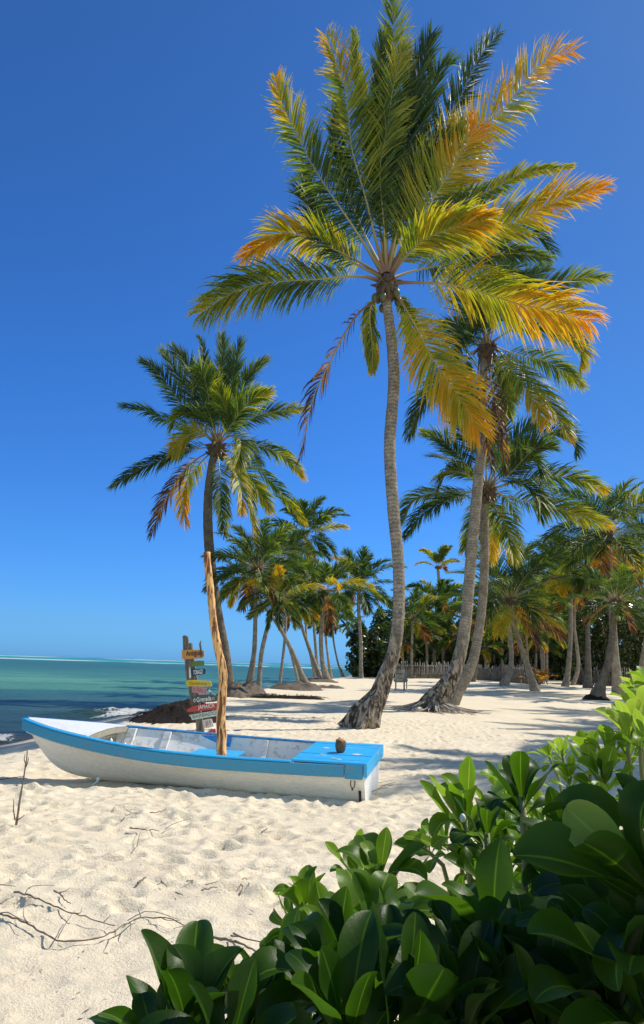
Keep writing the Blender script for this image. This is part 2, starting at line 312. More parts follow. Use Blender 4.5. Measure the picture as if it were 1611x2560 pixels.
# heaped edge of sand in front of the boat
ang = .22; bs = -(X-.78)*cos(ang)+(Y-9.95)*sin(ang); bn = (X-.78)*sin(ang)+(Y-9.95)*cos(ang)
m_ = np.exp(-((bn+1.0+.25*sstep(2, 4, bs))/.22)**2)*sstep(-.2, .4, bs)*sstep(5.6, 4.2, bs)
Z += m_*(.4+.6*sstep(1.5, 3.5, bs))*(.045+.07*np.abs(fbm(X*3, Y*3, 3)))*(.4+.6*sstep(1, 3.5, bs))
ny, nx = X.shape; idx = np.arange(nx*ny).reshape(ny, nx)
Q = np.stack([idx[:-1, :-1], idx[:-1, 1:], idx[1:, 1:], idx[1:, :-1]], -1).reshape(-1, 4)
wet = (1-sstep(.25, 1.9, shore(X, Y)+.5*fbm(X*.6, Y*.4, 3)))
ground_o = mk('sand_ground', np.stack([X, Y, Z], -1), Q, M_SAND, None, {'wet': wet.ravel()}); tag(ground_o, 'pale beach sand trodden with footprints, running back under the palms', None, None, 'structure')

# ------------------------------------------------------------------ sea
xs2 = np.array(sorted(grow(-2, -9000, .10, 1.035)+list(np.arange(-2, 3, .3))+grow(3, 2500, .4, 1.12)))
ys2 = np.array(sorted(grow(6, -40, .1, 1.2)+list(np.arange(6, 40, .09))+grow(40, 9000, .1, 1.03)))
X2, Y2 = np.meshgrid(xs2, ys2); sh = shore(X2, Y2); nr = sstep(160, 25, Y2)
Z2 = -.6+nr*(.05*fbm(X2*.35, Y2*.9, 4)+.02*fbm(X2*1.4, Y2*3, 3))*sstep(.6, -3, sh)
foam = np.zeros_like(X2)
for (cx, cy, ax_, ay_, h_, th) in ((-8.9, 19.5, 2.6, 1.4, .14, .0), (-8.7, 18.6, 1.6, .9, .05, .0), (-8.6, 28.6, 2.1, 2.0, .14, .5), (-7.6, 29.9, 2.2, 1.0, .16, .7), (-10.2, 23.5, 1.2, 1.2, .04, 0), (-7.4, 34, 1.0, 3, .04, 0), (-4.9, 66, .8, 12, .03, 0)):
    dx = X2-cx; dy = Y2-cy; g = np.exp(-((dx*cos(th)+dy*sin(th))/ax_)**2-((-dx*sin(th)+dy*cos(th))/ay_)**2)
    foam += g*.27; Z2 += g*h_*(.6+1.2*np.abs(fbm(X2*2, Y2*2, 3)))
foam += .30*np.exp(-((sh+.2+.5*fbm(X2*.5, Y2*.3, 2))/.5)**2)*sstep(120, 60, Y2)
reef = np.exp(-((np.log10(np.maximum(Y2, 1))-2.66)/.035)**2)+.9*sstep(3.05, 3.2, np.log10(np.maximum(Y2, 1)))*sstep(3.62, 3.5, np.log10(np.maximum(Y2, 1)))*(fbm(X2*.004, Y2*.002, 2) > .0)
band = np.log10(np.maximum(Y2+3*fbm(X2*.08, Y2*.12, 3)*np.minimum(Y2/30, 3), 8))/4
ny, nx = X2.shape; idx = np.arange(nx*ny).reshape(ny, nx)
Q = np.stack([idx[:-1, :-1], idx[:-1, 1:], idx[1:, 1:], idx[1:, :-1]], -1).reshape(-1, 4)
keep = (sh.ravel()[Q].max(1) < 3.5); Q = Q[keep]
sea = mk('sea_water', np.stack([X2, Y2, Z2], -1), Q, M_SEA, None, {'foam': foam.ravel(), 'band': band.ravel(), 'reef': np.clip(reef, 0, 1).ravel()}); tag(sea, 'turquoise sea with dark weed patches and a white reef line', None, None, 'structure')

# ------------------------------------------------------------------ palms
def frond_geo(P, n=70, Lmax=1.1, wd=.045, droop=.25, tint=(0, 0), twist=0., pet=.18, seg=4, r0=.045, wind=(0.05, -.02, 0), alpha=(58, 15), vee=.18, jit=.16, rag=.04, rng=RNG, face=0.):
    m = 26; P = cr(P, m); T = np.gradient(P, axis=0); T /= np.linalg.norm(T, axis=1)[:, None]
    A = P[-1]-P[0]; A[2] = 0
    if np.linalg.norm(A) < .3: A = np.array([.3, -1, 0.])
    A /= np.linalg.norm(A); S0 = np.cross(A, [0, 0, 1.])
    Sv = S0[None]-T*(T@S0)[:, None]; Sv /= np.linalg.norm(Sv, axis=1)[:, None]+1e-9
    if face:
        vd = P[m//2]-EYE; vd /= np.linalg.norm(vd); S1 = np.cross(T, vd); S1 /= np.linalg.norm(S1, axis=1)[:, None]+1e-9; S1 *= np.where((S1*Sv).sum() < 0, -1., 1.)
        Sv = Sv*(1-face)+S1*face; Sv -= T*(Sv*T).sum(1)[:, None]; Sv /= np.linalg.norm(Sv, axis=1)[:, None]+1e-9
    Nv = np.cross(Sv, T)
    U = np.linspace(0, 1, m); tw = twist*U; c_, s_ = np.cos(tw)[:, None], np.sin(tw)[:, None]
    Sv, Nv = Sv*c_+Nv*s_, Nv*c_-Sv*s_
    # midrib tube
    rr = r0*(1-U)**1.3*.85+.006; rr[:4] *= np.array([1.9, 1.5, 1.25, 1.1])
    k = 5; th = 2*pi*np.arange(k)/k
    RV = P[:, None]+(Sv[:, None]*np.cos(th)[None, :, None]+Nv[:, None]*np.sin(th)[None, :, None]*.7)*rr[:, None, None]
    ii = np.arange(m-1)[:, None]*k+np.arange(k)[None]; jj = np.arange(m-1)[:, None]*k+(np.arange(k)[None]+1) % k
    RF = np.stack([ii, jj, jj+k, ii+k], -1).reshape(-1, 4); RT = np.repeat(np.clip(tint[0]*.5+.75*(1-U)**3+(tint[1]-tint[0])*U**2*.5, 0, 1), k)
    # leaflets
    u = pet+(1-pet)*np.concatenate([np.linspace(0, 1, n)**.86]*2)+rng.normal(0, .004, 2*n); u = np.clip(u, pet, 1)
    sg = np.repeat([1., -1.], n)
    if rag: kp = rng.random(2*n) > rag; u = u[kp]; sg = sg[kp]
    K = len(u)
    ip = lambda Q_: np.stack([np.interp(u, U, Q_[:, c]) for c in range(3)], -1)
    B, t, s, nn = ip(P), ip(T), ip(Sv), ip(Nv)
    v = (u-pet)/(1-pet); al = np.radians(alpha[0]+(alpha[1]-alpha[0])*v**.8+rng.normal(0, 4, K)+6*np.sin(v*rng.uniform(9, 22)+rng.uniform(0, 6)+sg)*np.sin(v*31))
    L = Lmax*np.clip(.5+.9*v**.6, 0, 1)*(1-.62*v**5)*rng.uniform(1-jit*1.6, 1+jit, K)
    d = t*np.cos(al)[:, None]+s*(np.sin(al)*sg)[:, None]+nn*(vee+rng.normal(0, .09, K))[:, None]; d /= np.linalg.norm(d, axis=1)[:, None]
    G = np.array([0, 0, -1.]); W = np.asarray(wind, float); dr = (droop*rng.uniform(.5, 1.5, K)+np.where(rng.random(K) < .07, rng.uniform(.4, 1.1, K), 0))[:, None]
    wn = np.cross(d, nn); wn /= np.linalg.norm(wn, axis=1)[:, None]+1e-9; ro = rng.uniform(-.7, .7, K)[:, None]; wn = wn*np.cos(ro)+nn*np.sin(ro)
    prof = {4: [.5, 1, .9, .6, .08], 3: [.6, 1, .75, .08], 2: [.7, .9, .08]}[seg]
    pos = B.copy(); rows = []; tl = []
    tb = tint[0]+(tint[1]-tint[0])*v**1.6+rng.normal(0, .07, K)+.07*np.sin(v*rng.uniform(8, 20)+sg*rng.uniform(0, 3))
    for j in range(seg+1):
        w_ = (wd*prof[j]*np.clip(L/Lmax, .5, 1))[:, None]*.5; rows.append(pos-wn*w_); rows.append(pos+wn*w_)
        e = tb+(.09 if tint[1] > .25 else .05)*(j/seg)**2; tl.append(e); tl.append(e)
        if j < seg:
            pos = pos+d*(L/seg)[:, None]; d = d+(G*dr+W*(.5+dr))*(j+1)*1.6/seg; d /= np.linalg.norm(d, axis=1)[:, None]
    R_ = 2*(seg+1); LV = np.stack(rows, 1).reshape(-1, 3); LT = np.clip(np.stack(tl, 1).reshape(-1), 0, 1 if tint[1] > .8 else .79)
    base = np.arange(K)[:, None]*R_; LF = np.concatenate([base+np.array([[2*j, 2*j+1, 2*j+3, 2*j+2]]) for j in range(seg)], 0)
    return RV.reshape(-1, 3), RF, RT, LV, LF, LT
def add_frond(root, org, mats=(None, None), name='frond', lab=None, **kw):
    RV, RF, RT, LV, LF, LT = frond_geo(**kw)
    V = np.concatenate([RV, LV])-org; Fc = np.concatenate([RF, LF+len(RV)]); o = mk(name, V, Fc, M_FROND, root, {'tint': np.concatenate([RT, LT])})
    o.data.materials.append(M_RIB); mi = np.zeros(len(Fc), dtype=np.int32); mi[:len(RF)] = 1; 
    if len(o.data.polygons) == len(Fc): o.data.polygons.foreach_set('material_index', mi)
    if lab: o['label'] = lab
    return o
def trunk(root, org, px, Y0, lean=0., bark=None, k=14, ring=.007, rough=.0, flare=None):
    Q_ = []
    n = len(px)
    for i, (x, y, wp) in enumerate(px):
        Yi = Y0+lean*(i/(n-1)); p = atY(x, y, Yi); Q_.append([*p, wp/2*Yi/F*1.02])
    Q_[0][2] = min(Q_[0][2], float(zt(Q_[0][0], Q_[0][1])))-.06
    Q_ = np.array(Q_); Ln = np.linalg.norm(np.diff(Q_[:, :3], axis=0), axis=1).sum(); m = int(max(12, min(150, Ln/.09)))
    C_ = cr(Q_, m); P = C_[:, :3]; Rr = np.maximum(C_[:, 3], .02); al = np.r_[0, np.cumsum(np.linalg.norm(np.diff(P, axis=0), axis=1))]
    T = np.gradient(P, axis=0); T /= np.linalg.norm(T, axis=1)[:, None]
    A = np.cross(T, [0, 1., 0]); A /= np.linalg.norm(A, axis=1)[:, None]; B = np.cross(T, A); th = 2*pi*np.arange(k)/k
    rm = np.ones((m, k))
    i = np.arange(m)
    rm += (((i*7919) % 13)/13-.5)[:, None]*.05+((i % 2)-.5)[:, None]*ring*2
    if rough:
        gg = np.exp(-al/rough)[:, None]; c = np.cos(th)[None]*2.2; s = np.sin(th)[None]*2.2
        rm += gg*(.42*fbm(c+al[:, None]*.5, s+al[:, None]*.5+4, 4)+.28*np.sin(th*5+al[:, None]*1.2)[...]*gg)
    V = P[:, None]+(A[:, None]*np.cos(th)[None, :, None]+B[:, None]*np.sin(th)[None, :, None])*(Rr[:, None]*rm)[..., None]
    ii = np.arange(m-1)[:, None]*k+np.arange(k)[None]; jj = np.arange(m-1)[:, None]*k+(np.arange(k)[None]+1) % k
    Fq = np.stack([ii, ii+k, jj+k, jj], -1).reshape(-1, 4)
    o = mk('trunk', V.reshape(-1, 3)-org, Fq, bark or M_BARK, root, {'along': np.repeat(al, k)})
    return o, P, Rr
def boots(root, org, top, r, h, n=22, rng=random):
    mb = MB(org)
    for q in range(n):
        az = rng.uniform(0, 2*pi); z0 = rng.uniform(-1, .15)*h; o = np.array([cos(az), sin(az), 0]); Lq = rng.uniform(.3, .8)*h
        b0 = top+np.array([0, 0, z0])+o*r*.5; mb.tube([b0, b0+o*r*1.0+np.array([0, 0, Lq*.4]), b0+o*r*(1.2+rng.random())+np.array([0, 0, Lq*(.6 if rng.random() < .6 else -.5)])], [r*.55, r*.42, r*.10], 6)
    mb.tube([top+np.array([0, 0, -h*1.1]), top+np.array([0, 0, -h*.4]), top+np.array([0, 0, h*.25]), top+np.array([0, 0, h*.6])], [r*1.02, r*1.45, r*1.3, r*.5], 10, jit=.3)
    return mb.build('crown_shaft', M_FIBRE, root, True)
def nut(root, org, c, r, name='coconut'):
    V = []; Fc = []; a, b = 6, 8
    for i in range(a+1):
        ph = pi*i/a
        for j in range(b): V.append(c+r*np.array([sin(ph)*cos(2*pi*j/b)*.85, sin(ph)*sin(2*pi*j/b)*.85, cos(ph)*1.15]))
    for i in range(a):
        for j in range(b): Fc.append((i*b+j, i*b+(j+1) % b, (i+1)*b+(j+1) % b, (i+1)*b+j))
    return mk(name, np.array(V)-org, Fc, M_NUT, root)
def frond_img(px, Y0, Lt, sgn, C):
    """midrib through sight lines; the missing length goes into depth, so the frond has its real size"""
    pl = np.array([atY(x, y, Y0) for x, y in px]); pl[0] = C*.6+pl[0]*.4
    sl_ = np.r_[0, np.cumsum(np.linalg.norm(np.diff(pl, axis=0), axis=1))]; l = sl_[-1]; D = sqrt(max(Lt*Lt-l*l, .15))*sgn
    out = []
    for (x, y), s in zip(px, sl_/l):
        out.append(atY(x, y, Y0+D*s*(1-.25*s)))
    d0 = out[1]-out[0]; d0 = d0/(np.linalg.norm(d0)+1e-9); out[0] = C*.5+out[0]*.5+np.array([d0[0]*.22, d0[1]*.22, -.12+.30*d0[2]])
    return np.array(out)
def rand_frond(C, az, el, L, bend, rng, k=6):
    P = [C]; e = el; a = az
    for i in range(k):
        P.append(P[-1]+L/k*np.array([cos(a)*cos(e), sin(a)*cos(e), sin(e)])); e -= bend/k*(.5+i/k); e = max(e, -1.45); a += .04*(1 if cos(a) < 0 else -1)*rng.random()
    return np.array(P)
def rand_crown(root, org, C, L, nf, lod, seed, each=True, lo=-60, hi=85, yellow=.12, Lmax=None, r0=.04, droop=.3, skip=None):
    rg = random.Random(seed); rn = np.random.default_rng(seed); acc = []
    n, seg, wd = {3: (60, 4, .06), 2: (66, 3, .062), 1: (46, 2, .075), 0: (16, 2, .2)}[lod]; wd *= float(np.clip(C[1]/45, .8, 2.4))
    for i in range(nf):
        f = (i+.5)/nf; el = radians(lo+(hi-lo)*(1-f)**.85+rg.uniform(-8, 8)); az = i*2.39996+rg.uniform(-.3, .3); Li = L*rg.uniform(.8, 1.05)*(.75+.25*sin(pi*min(1, f*1.3)))
        bend = radians(rg.uniform(45, 95)) if el > -.2 else radians(25)
        P = rand_frond(C+np.array([cos(az), sin(az), 0])*.15, az, el, Li, bend, rg)
        old = f; t0 = .0+.16*rg.random(); t1 = t0+.05+.2*rg.random()
        if rg.random() < yellow+.15*(old > .75): t0 = rg.uniform(.3, .5); t1 = rg.uniform(.5, .75)
        if old > .9 and rg.random() < .6: t0 = .85; t1 = 1.
        kw = dict(P=P, n=n, seg=seg, wd=wd, Lmax=(Lmax or L*.23)*rg.uniform(.85, 1.15), droop=droop*rg.uniform(.6, 1.6), tint=(t0, t1), twist=rg.uniform(-.9, .9), r0=r0, rng=rn, rag=.06, face=.35)
        if each: add_frond(root, org, **kw)
        else: acc.append(frond_geo(**kw))
    if not each:
        Vs = []; Fs = []; Ts = []; Mi = []; o_ = 0
        for RV, RF, RT, LV, LF, LT in acc:
            for V, Fc, T_, mi in ((RV, RF, RT, 1), (LV, LF, LT, 0)): Vs.append(V); Fs.append(Fc+o_); Ts.append(T_); Mi.append(np.full(len(Fc), mi)); o_ += len(V)
        o = mk('crown', np.concatenate(Vs)-org, np.concatenate(Fs), M_FROND, root, {'tint': np.concatenate(Ts)}); o.data.materials.append(M_RIB)
        mi = np.concatenate(Mi).astype(np.int32)
        if len(o.data.polygons) == len(mi): o.data.polygons.foreach_set('material_index', mi)

def hero(label, trk, Y0, Cpx, fronds, Lt, n=70, Lmax=1.1, wd=.05, nrand=0, seed=1, rough=0., k=16, lean=0., group='coconut palms on the beach', nuts=6, seg=4, bark=None, r0=.045):
    org = atY(trk[0][0], trk[0][1], Y0); org[2] = float(zt(org[0], org[1])); root = empty('coconut_palm', org, label, 'palm tree', group)
    _, P, Rr = trunk(root, org, trk, Y0, lean, k=k, rough=rough, bark=bark); Y1 = Y0+lean; C = atY(*Cpx, Y1)
    boots(root, org, C-np.array([0, 0, .25]), max(Rr[-1]*1.2, .16), .55, seed and 26, random.Random(seed)); rg = random.Random(seed); rn = np.random.default_rng(seed)
    for fr in fronds:
        pts, sg, tint = fr[0], fr[1], fr[2]; kw = dict(n=n, Lmax=Lmax, wd=wd, droop=.13, tint=tint, twist=rg.uniform(-.3, .3), seg=seg, rng=rn, r0=r0, face=.75)
        if len(fr) > 3 and fr[3].get('droop', 0) > .38: kw['face'] = .35
        if len(fr) > 3: kw.update(fr[3])
        L_ = kw.pop('L', Lt)
        add_frond(root, org, P=frond_img([Cpx]+list(pts), Y1, L_, sg, C), **kw)
    if nrand: rand_crown(root, org, C, Lt*.8, nrand, 2 if seg < 4 else 3, seed+50, True, -25, 80, .05, Lmax*.9)
    for q in range(nuts):
        a = rg.uniform(0, 2*pi); nut(root, org, C+np.array([cos(a)*.38, sin(a)*.38, -.55-rg.random()*.35]), .14)
    return root, org, C
def sc(o, s, pts): return [(o[0]+s*x, o[1]+s*y) for x, y in pts]
K = 1.0634
# ---- the tall palm in the middle
c7 = lambda *p: sc((500, 0), .3322, p); c8 = lambda *p: sc((950, 50), .4026, p); c1 = lambda *p: sc((700, 650), .363, p)
Y1_, O1 = 20.5, None
T1 = [(894, 1826, 98), (902, 1812, 80), (914, 1790, 72), (932, 1763, 54), (949, 1737, 43), (968, 1681, 36), (986, 1625, 32), (995, 1560, 30), (998, 1500, 29), (996, 1400, 29), (984, 1276, 30), (975, 1117, 30), (985, 957, 30), (979, 851, 28), (968, 760, 25), (967, 712, 27)]
FR1 = [
 (c7((1150, 1700), (880, 1300), (700, 950), (590, 700), (570, 590)), 1, (.12, .68), dict(alpha=(60, 18), droop=.1)),
 (c7((1310, 1750), (1250, 1500), (1150, 1150), (1120, 900), (1085, 640), (950, 270)), -1, (.24, .6), dict(droop=.07, Lmax=1.6, alpha=(62, 24))),
 (c7((1330, 1500), (1280, 1000), (1190, 600), (1160, 240)), 1, (.2, .42), dict(Lmax=.8, alpha=(50, 14), droop=.05)),
 (((970, 480), (985, 300), (985, 120), (978, -50)), 1, (.22, .45), dict(droop=.03, alpha=(48, 12), Lmax=1.7)),
 (((955, 470), (950, 260), (955, 90)), 1, (.05, .25), dict(droop=.02, alpha=(45, 12), Lmax=1.2)),
 (c8((40, 1000), (55, 600), (110, 300), (150, 180)), -1, (.26, .42), dict(droop=.1, alpha=(52, 16), Lmax=1.6)),
 (c8((130, 1050), (190, 500), (270, 250), (320, 90)), 1, (.02, .12), dict(droop=.05, alpha=(45, 14))),
 (c8((220, 1000), (400, 650), (500, 480), (620, 230), (740, 80)), 1, (.02, .2), dict(droop=.05, alpha=(50, 22), Lmax=1.2)),
 (c8((170, 950), (260, 600), (370, 300), (440, 270)), 1, (.08, .2), dict(droop=.1, alpha=(45, 20))),
 (c8((300, 1100), (560, 720), (750, 580), (900, 380), (1050, 230), (1200, 190)), 1, (.4, .78), dict(droop=.06, alpha=(64, 24), Lmax=1.6)),
 (c8((120, 1480), (250, 1250), (400, 1000), (520, 800), (600, 650)), -1, (.36, .74), dict(droop=.08, Lmax=1.9, alpha=(70, 26), wind=(.10, 0, 0), n=200)),
 (c8((140, 1480), (430, 1410), (650, 1320), (900, 1220), (1100, 1120), (1380, 1050)), -1, (.38, .78), dict(droop=.10, Lmax=1.5)),
 (c8((300, 1250), (700, 1050), (900, 950), (1190, 910)), 1, (.25, .5), dict(Lmax=.7, droop=.1)),
 (c8((150, 1630), (400, 1640), (600, 1680), (850, 1760), (1050, 1800), (1300, 1870)), -1, (.45, .76), dict(droop=.45, Lmax=1.8, alpha=(62, 30), face=.6)),
 (c8((200, 1560), (500, 1500), (800, 1450), (1040, 1480)), 1, (.05, .25), dict(droop=.4, Lmax=1.2)),
 (c8((180, 1450), (300, 1350), (500, 1280), (650, 1240)), -1, (.4, .66), dict(droop=.3, Lmax=1.4)),
 (c1((830, 280), (950, 480), (1050, 680), (1200, 900), (1300, 1050), (1370, 1170)), -1, (.5, .66), dict(droop=.25, Lmax=1.6, alpha=(60, 26))),
 (c1((680, 270), (560, 350), (450, 500), (350, 700), (230, 950), (140, 1370)), -1, (.92, 1.), dict(droop=.7, Lmax=.95, rag=.35, n=60)),
 (c7((1200, 2080), (900, 2100), (500, 2130), (250, 2200), (20, 2350)), -1, (.22, .42), dict(droop=.5, Lmax=1.6, alpha=(65, 26))),
 (c7((1250, 2000), (1100, 1920), (850, 1810), (640, 1750), (540, 1790), (340, 1930)), 1, (.4, .74), dict(droop=.3, Lmax=1.4)),
 (((935, 745), (925, 790), (930, 850), (933, 925)), 1, (.3, .45), dict(droop=.8, Lmax=.7, rag=.3, L=3.5)),
 (((1000, 745), (1020, 790), (1040, 850), (1070, 880)), 1, (.35, .55), dict(droop=.7, Lmax=.7, rag=.3, L=3.5)),
 (((900, 560), (860, 450), (840, 330), (845, 250)), 1, (.05, .2), dict(droop=.1, Lmax=1.1)),
 (((1000, 560), (1050, 450), (1090, 380), (1150, 330)), -1, (.15, .3), dict(droop=.15, Lmax=1.2)),
 (((960, 560), (950, 430), (965, 330), (960, 270)), -1, (.18, .32), dict(droop=.2, Lmax=1.2, L=5.5)),
 (((860, 640), (800, 560), (770, 480), (760, 420)), 1, (.03, .15), dict(droop=.25, Lmax=1.25)),
]
r1, o1, C1 = hero('tallest palm with orange and yellow fronds, right behind the stern of the boat', T1, Y1_, (967, 694), FR1, 6.2, n=180, Lmax=1.45, wd=.064, seed=5, rough=1.6, k=40, bark=M_BARKH, nuts=9, r0=.055)
# ---- the palm at the left with the pole before it
c6 = lambda *p: sc((250, 800), .363, p)
T4 = [(566, 1733, 38), (569, 1700, 30), (560, 1620, 26), (545, 1540, 25), (530, 1436, 25), (521, 1330, 24), (521, 1240, 22), (529, 1170, 20), (538, 1128, 20)]
FR4 = [(c6((700, 750), (560, 580), (420, 380), (285, 275)), 1, (.0, .1)), (c6((650, 560), (530, 360), (430, 210)), 1, (.1, .3)), (c6((700, 560), (620, 330), (500, 190)), 1, (.02, .2)),
 (c6((760, 600), (730, 430), (690, 340), (650, 480)), -1, (.2, .3), dict(droop=.4)), (c6((830, 500), (850, 250), (835, 110)), 1, (.05, .3)), (c6((720, 240), (680, 120)), 1, (.02, .1), dict(Lmax=.7)),
 (c6((900, 480), (930, 300), (980, 140)), 1, (.05, .25)), (c6((950, 520), (1040, 360), (1150, 270)), 1, (.05, .4)), (c6((980, 620), (1070, 540), (1170, 490)), -1, (.15, .5), dict(droop=.3)),
 (c6((1000, 700), (1150, 640), (1420, 610)), 1, (.12, .5)), (c6((650, 740), (450, 690), (300, 620), (150, 590)), 1, (.0, .1), dict(droop=.4)), (c6((700, 780), (620, 790), (560, 840), (510, 910)), -1, (.42, .55), dict(droop=.3, L=4.)),
 (c6((600, 900), (400, 970), (250, 1040), (90, 1145)), -1, (.1, .2), dict(droop=.5)), (c6((640, 980), (520, 1120), (420, 1300), (350, 1480)), -1, (.9, 1.), dict(droop=.5, rag=.25)), (c6((680, 1000), (590, 1130), (575, 1300), (595, 1400)), 1, (.45, .84), dict(droop=.5, rag=.2)),
 (c6((900, 800), (960, 820), (970, 900), (935, 1010)), -1, (.3, .5), dict(droop=.4, L=4.5)), (c6((900, 960), (950, 1080), (980, 1220), (970, 1330)), -1, (.42, .62), dict(droop=.4, Lmax=1.3)), (c6((1050, 860), (1200, 900), (1320, 980), (1400, 1080)), 1, (.15, .6), dict(droop=.5)),
 (c6((1000, 960), (1150, 1080), (1280, 1230), (1400, 1390)), -1, (.1, .55), dict(droop=.4)), (c6((1000, 1100), (1040, 1300), (1080, 1590)), 1, (.3, .72), dict(droop=.5)), (c6((830, 1100), (840, 1300), (860, 1480)), -1, (.15, .4), dict(droop=.5, Lmax=1.2)),
 (c6((870, 950), (1020, 1080), (1180, 1310)), 1, (.3, .5)), (c6((820, 600), (790, 450), (760, 330)), -1, (.2, .5), dict(L=5)), (c6((760, 700), (640, 640), (540, 660), (500, 740)), -1, (.15, .4), dict(droop=.4, L=5)), (c6((900, 720), (860, 600), (820, 480)), -1, (.2, .35), dict(L=5))]
r4, o4, C4 = hero('full crowned palm at the water edge, its trunk right behind the peeled pole', T4, 40., (544, 1109), FR4, 6.6, n=110, Lmax=1.3, wd=.078, bark=M_BARK2, seed=4, nuts=6, seg=3, nrand=5)
# ---- twin palms on the right
c2 = lambda *p: sc((980, 750), .4165, p)
T2 = [(1078, 1775, 84), (1090, 1752, 58), (1112, 1725, 44), (1136, 1681, 34), (1153, 1625, 30), (1166, 1540, 28), (1178, 1400, 27), (1187, 1300, 27), (1196, 1200, 26), (1204, 1117, 25), (1206, 1000, 22), (1212, 904, 22), (1217, 872, 22)]
FR2 = [(c2((600, 270), (760, 330), (900, 360), (1020, 420), (1140, 510)), 1, (.15, .45), dict(droop=.4)), (c2((650, 220), (750, 170), (900, 160), (1050, 210), (1130, 290), (1135, 390)), -1, (.25, .6), dict(droop=.5)),
 (c2((640, 300), (720, 420), (820, 550), (880, 660), (910, 760)), -1, (.3, .7), dict(droop=.4)), (c2((620, 290), (780, 420), (900, 560), (1000, 700), (1060, 820)), -1, (.2, .6), dict(droop=.4)),
 (c2((520, 230), (440, 220), (390, 260), (370, 330)), -1, (.15, .3), dict(droop=.4, L=4)), (c2((540, 300), (430, 350), (300, 470), (180, 620), (110, 810)), 1, (.05, .15), dict(droop=.5)),
 (c2((560, 150), (600, 0), (650, -150), (720, -290)), 1, (.05, .2), dict(droop=.2)), (c2((600, 150), (720, -20), (860, -150), (940, -190)), 1, (.05, .25), dict(droop=.2)), (c8((700, 1900), (850, 1750), (1000, 1690), (1200, 1610), (1400, 1600)), 1, (.1, .4), dict(droop=.2)),
 (c8((640, 1800), (740, 1600), (820, 1560), (900, 1660)), -1, (.1, .25), dict(droop=.3, L=4.5)), (c8((600, 1750), (640, 1500), (760, 1350), (960, 1320), (1080, 1440)), 1, (.02, .1), dict(droop=.2)),
 (c2((520, 200), (440, 60), (400, -80), (380, -160)), 1, (.05, .15)), (c2((530, 330), (520, 500), (560, 750), (610, 1050)), -1, (.97, 1.), dict(droop=.9, rag=.65, Lmax=.8)), (c2((570, 330), (600, 500), (650, 780), (690, 1020)), -1, (.97, 1.), dict(droop=.9, rag=.65, Lmax=.8)), (c2((600, 330), (590, 480), (640, 640), (650, 900)), -1, (.96, 1.), dict(droop=.9, rag=.65, Lmax=.8)),
 (c2((460, 330), (430, 450), (440, 600), (400, 700)), 1, (.1, .3), dict(droop=.4)), (c2((560, 200), (520, 100), (500, 0)), -1, (.1, .2)), (c2((640, 400), (680, 520), (700, 700)), 1, (.1, .3)), (c2((500, 240), (400, 160), (320, 150)), 1, (.05, .2), dict(L=4.5))]
r2, o2, C2 = hero('thick leaning palm with spreading pale roots, the front one of the twin palms', T2, 29., (1217, 858), FR2, 6.3, n=120, Lmax=1.35, wd=.066, seed=2, rough=1.3, k=36, bark=M_BARKH, nuts=7, seg=3, nrand=4)
mb = MB(o2); rg = random.Random(3)
for q in range(46):
    a = rg.uniform(pi*.9, 2.15*pi); L_ = rg.uniform(.7, 2.1); P = []; aa = a
    p = np.array([o2[0]+cos(a)*.45, o2[1]+sin(a)*.35, 0.])
    for i in range(7):
        P.append([p[0], p[1], float(zt(p[0], p[1]))+.34*(1-i/6)**2.2+.02-.03*(i > 4)]); aa += rg.uniform(-.35, .35); p = p+np.array([cos(aa), sin(aa), 0])*L_/6
    mb.tube(P, np.linspace(rg.uniform(.022, .04), .008, 7), 5)
tag(mb.build('roots', M_FENCE, r2, True), kind='stuff')
T3 = [(1128, 1756, 36), (1144, 1730, 31), (1172, 1681, 26), (1190, 1620, 23), (1206, 1510, 22), (1212, 1400, 22), (1212, 1300, 21), (1217, 1235, 20)]
FR3 = [(c2((460, 1000), (370, 900), (280, 830), (190, 800)), 1, (.05, .35), dict(droop=.2)), (c2((470, 1060), (390, 1030), (330, 1040), (290, 1120)), -1, (.2, .3), dict(droop=.5, L=4)), (c2((430, 1180), (300, 1220), (180, 1290), (80, 1420)), -1, (.08, .15), dict(droop=.5)),
 (c2((400, 1160), (250, 1160), (130, 1200), (60, 1320)), 1, (.1, .2), dict(droop=.5)), (c2((500, 900), (400, 700), (370, 560)), 1, (.05, .15)), (c2((700, 980), (850, 850), (980, 790), (1090, 840), (1110, 920)), 1, (.02, .1), dict(droop=.3)),
 (c2((720, 1000), (820, 950), (880, 1010), (890, 1100)), -1, (.15, .25), dict(droop=.5, L=5)), (c2((700, 1100), (800, 1110), (880, 1180), (890, 1310)), -1, (.15, .3), dict(droop=.5, L=5)), (c2((800, 1080), (1000, 1060), (1150, 1085), (1270, 1140)), 1, (.12, .52), dict(droop=.3)),
 (c2((750, 1190), (900, 1230), (1100, 1280), (1300, 1350)), -1, (.15, .62), dict(droop=.3)), (c2((620, 1250), (680, 1350), (730, 1560)), -1, (.25, .5), dict(droop=.4)), (c2((640, 850), (660, 650), (710, 520)), 1, (.05, .2)), (c2((680, 900), (820, 760), (900, 740)), 1, (.02, .1)),
 (c2((520, 1250), (480, 1400), (440, 1500)), 1, (.1, .3), dict(droop=.4)), (c2((560, 900), (520, 700), (500, 560)), -1, (.05, .2)), (c2((700, 1050), (850, 900), (960, 880)), -1, (.1, .2)), (c2((620, 1250), (600, 1400), (590, 1560)), 1, (.3, .7), dict(droop=.5))]
r3, o3, C3 = hero('ringed curving palm just behind the twin with the spreading roots', T3, 34., (1217, 1221), FR3, 6.0, n=110, Lmax=1.3, wd=.072, seed=3, nuts=5, seg=3, nrand=5)

